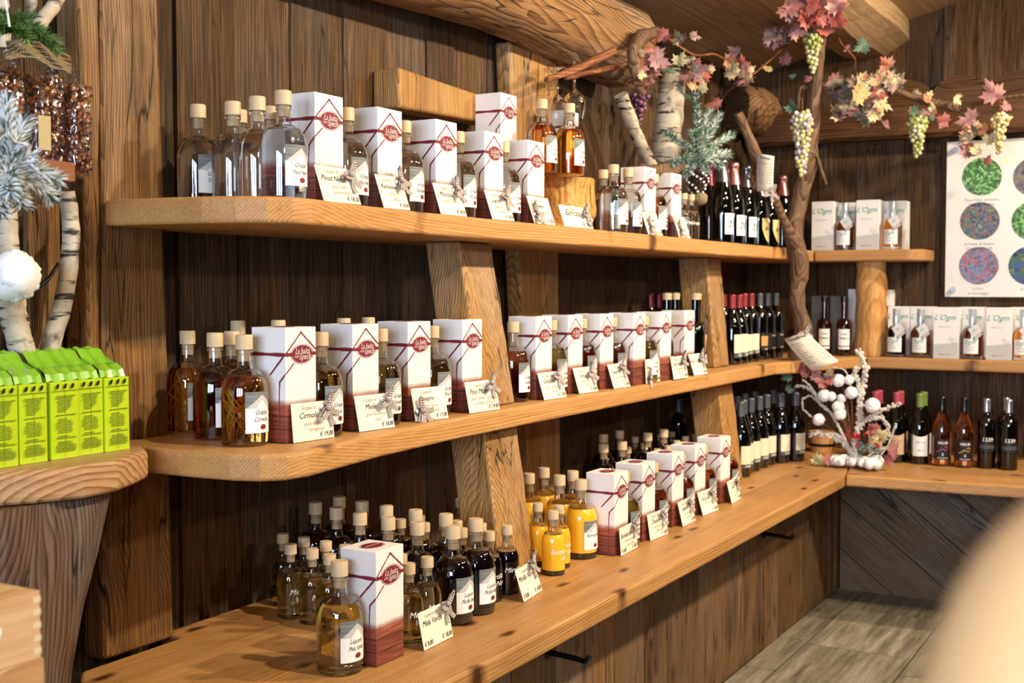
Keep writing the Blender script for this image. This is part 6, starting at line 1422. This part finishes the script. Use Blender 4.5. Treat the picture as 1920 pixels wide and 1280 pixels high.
o = mb.build('cotton_ball', M_SNOW, smooth=True, label='large fluffy white cotton ball on the left birch branch', cat='cotton ball'); o.location = ay(25, 516, 1.90)
# wooden tray with bags of dried crisps
tp = ay(120, 345, 1.96); z0 = tp.z
tt = thing('wooden_tray', (1.40, 1.90, z0), 0, 'small reddish wooden tray holding bags of brown crisps', 'tray')
xr = ay(152, 330, 1.87).x - 1.40
mb = MB(); mb.box(0, xr, 0, .11, 0, .008); mb.build('tray_base', M_TRAY if 'M_TRAY' in globals() else plain('reddish_tray_wood', '#8a4a20', .5, coat=.3), tt)
mb = MB(); mb.box(0, xr, -.006, 0, 0, .036); mb.build('front_rim', plain('reddish_tray_wood', '#8a4a20', .5, coat=.3), tt); mb = MB(); mb.box(xr, xr + .006, -.006, .11, 0, .036); mb.build('side_rim', plain('reddish_tray_wood', '#8a4a20', .5), tt)
M_CRISP = island_mat('dried_crisps', [(0, '#3a1808'), (.4, '#7a3c16'), (.75, '#a05a28'), (1, '#c48648')], .5, 0, coat=.3)
def crisp_bag(u, vt, vb, wpx, y, label, seed, lab=False):
    b = ay(u, vb, y); d = (b - _C).dot(_fw); s_ = d / FPX; H = (vb - vt) * s_; W = wpx * s_ / 1.05; b.z = z0 + .0095; D = .05; rnd = random.Random(seed)
    t = thing('crisp_bag', b, 0, label, 'bag', 'bags of dried crisps'); mb = MB()
    fill = H * .80
    for i in range(620):
        p = Vector((rnd.uniform(-.5, .5) * W * .84, rnd.uniform(-.5, .5) * D * .9, .008 + rnd.random() * fill))
        a = Vector((rnd.gauss(0, 1), rnd.gauss(0, 1), rnd.gauss(0, 1))).normalized(); bb = a.orthogonal().normalized(); L = rnd.uniform(.007, .013); w_ = .0035; A = []; B = []
        for k in range(4): th = k * .7; q = p + a * (L * (k / 3 - .5)) + bb * (.004 * sin(th * 1.5)); A.append(q + a.cross(bb) * w_); B.append(q - a.cross(bb) * w_ + bb * .001)
        mb.strip(A, B)
    tag(mb.build('dried_crisps', M_CRISP, t, smooth=True), kind='stuff')
    m = MB(); prof = [(.5, 0), (.52, .1), (.5, .35), (.52, .6), (.49, .80), (.36, .88), (.12, .945), (.10, .955), (.2, .98), (.26, 1.0)]; n = 20
    for j, (r_, f) in enumerate(prof):
        for k in range(n):
            th = 2 * pi * k / n; cc, ss = cos(th), sin(th); w_ = 1 + .05 * sin(5 * th + j * 1.7 + seed)
            m.v.append((r_ * W * w_ * (abs(cc) ** .5) * (1 if cc > 0 else -1), r_ * D * w_ * (abs(ss) ** .5) * (1 if ss > 0 else -1), f * H))
    for j in range(len(prof) - 1):
        for k in range(n): m.f.append((j * n + k, j * n + (k + 1) % n, (j + 1) * n + (k + 1) % n, (j + 1) * n + k)); m.mi.append(0)
    m.f.append(tuple(reversed(range(n)))); m.mi.append(0)
    m.build('clear_film', M_FILM, t, smooth=True)
    if lab: m = MB(); m.box(-W * .5, -W * .1, -D * .56, -D * .55, H * .2, H * .48); m.build('paper_label', plain('tan_paper', '#b9a67c', .7), t)
crisp_bag(142, 128, 332, 50, 1.935, 'narrow clear bag of brown crisps, rightmost of the bags', 1)
crisp_bag(84, 98, 322, 72, 1.935, 'clear bag of brown crisps in the middle, with a small tan label', 2, True)
crisp_bag(14, 90, 318, 66, 1.93, 'clear bag of brown crisps at the left picture edge', 3)
hexa('upright_board', rect4(1.30, 1.44, 1.885, 1.90, .66) if 0 else rect4(1.38, 1.40, 1.958, 2.0, SH_MID + .008), rect4(1.38, 1.40, 1.958, 2.0, z0 - .0005), M_POST, .003, label='narrow upright board holding the tray, hidden by the frosted fir', cat='board')
burlap([ay(12, 98, 1.86), ay(40, 88, 1.85), ay(75, 98, 1.85), ay(105, 112, 1.85), ay(134, 124, 1.86)], .034, 'burlap ribbon tied over the bags of crisps')
c = ay(20, 60, 1.86); spray(c, [ay(55, 38, 1.84), ay(75, 60, 1.84), ay(105, 80, 1.84), ay(108, 98, 1.85), ay(0, 30, 1.84), ay(-20, 70, 1.85), ay(50, 75, 1.82)], .022, 55, 'green fir twigs above the burlap ribbon', M_PINEG, 51)
twig([ay(59, -30, 1.98), ay(59, 10, 1.98), ay(60, 45, 1.98), ay(66, 70, 1.98)], [.0105, .011], M_BIRCH, 'upright striped birch stick at the top left', name='birch_branch', cat='branch', seed=45, n=12, rough=.1)
twig([ay(122, -30, 1.95), ay(105, 6, 1.94), ay(82, 35, 1.93), ay(68, 60, 1.93), ay(60, 95, 1.93)], [.012, .014], M_BIRCH, 'slanting birch branch at the top left crossing the striped stick', name='birch_branch', cat='branch', seed=46, n=12, rough=.15)
twig([ay(-5, -20, 1.95), ay(2, 40, 1.95), ay(6, 90, 1.95)], [.018, .014], M_BIRCH, 'birch branch cut by the top left corner', name='birch_branch', cat='branch', seed=47, n=12, rough=.15)
mb = MB(); a = ay(8, -15, 1.83); mb.tube([Vector((0, 0, 0)), ay(13, 20, 1.83) - a, ay(18, 50, 1.83) - a], .0022, 6); o = mb.build('hanging_cord', M_WHITE, label='white cord hanging at the top left corner', cat='cord'); o.location = a
c = ay(15, 330, 1.72)
spray(c, [ay(10, 190, 1.74), ay(45, 230, 1.72), ay(30, 270, 1.70), ay(60, 300, 1.70), ay(85, 330, 1.71), ay(108, 340, 1.72), ay(95, 370, 1.72), ay(40, 385, 1.70), ay(0, 395, 1.70), ay(-30, 340, 1.72), ay(-20, 250, 1.73), ay(20, 360, 1.68)], .026, 95,
      'snowy frosted fir twigs hanging at the left picture edge', M_SNOWP, 61, rad=.0022, nm='fir_spray')
# two stacked wooden boxes at the lower left
DC = 1.55; pc = _C + _ray(75, 1106) * DC; cx, cy, ztop = pc.x, pc.y, pc.z; hb = .088
def crate(x1, y0, zt, h, w_, d_, label, hole=False):
    t = thing('wooden_box', (x1, y0, zt - h), 0, label, 'wooden box'); th = .010
    m = MB(); m.box(-w_, 0, 0, th, 0, h); m.build('front_board', M_CRATE, t, bevel=.001)
    m = MB(); m.box(-th, 0, th + .0003, d_, 0, h); m.build('side_board', M_CRATE, t, bevel=.001)
    m = MB(); m.box(-w_, -w_ + th, th + .0003, d_, 0, h); m.build('side_board', M_CRATE, t, bevel=.001)
    m = MB(); m.box(-w_ + th, -th, d_ - th, d_, 0, h); m.build('back_board', M_CRATE, t, bevel=.001)
    m = MB(); m.box(-w_ + th, -th, th, d_ - th, h - .004, h); m.build('lid', M_CRATE, t)
    if hole:
        m = MB()
        for k in range(5): m.box(-.0105, .0004, -.0004, .003, h * (.07 + .19 * k), h * (.07 + .19 * k) + h * .09)
        m.build('dovetail_joint', plain('pale_dovetail', '#e6cfa8', .6), t)
        m = MB(); m.lathe([(.0125, 0), (.0125, .0008)], 20); n0 = len(m.v)
        m.v = [(-.077 + a[0] * 1.5, -.0002 - a[2], h * .55 + a[1]) for a in m.v]; m.build('handle_hole', plain('white_inside', '#fff6e8', .5), t)
crate(cx, cy, ztop, hb, .32, .26, 'pale wooden box with dovetail corner at the lower left, top of the stack', True)
crate(cx + .003, cy - .002, ztop - hb - .0006, ztop - hb - .001, .33, .27, 'tall pale wooden crate under the dovetailed box')
# rounded knob of a wooden post just in front of the camera
kc = _C + _ray(2170, 1460) * .30
t = thing('wooden_post', (kc.x, kc.y, 0.0), 0, 'blurred pale rounded wooden post end close to the camera, lower right', 'post')
mb = MB(); mb.lathe([(.03, .001), (.03, kc.z - .075)] + [(.0575 * sin(a) + 0, kc.z - .0001 - .080 * cos(a)) for a in [.55 + i * (pi - .55) / 18 for i in range(19)]][:-1] + [(.0006, kc.z + .080)], 40)
mb.build('turned_post', plain('pale_turned_wood', '#ecba82', .5), t, smooth=True)
for o_ in UNSETTLED: print('UNSETTLED', o_)
for o_ in bpy.data.objects:
    if 'label' in o_ and len(o_['label'].replace(',', ' ').split()) > 16: print('LONG', len(o_['label'].split()), o_['label'])
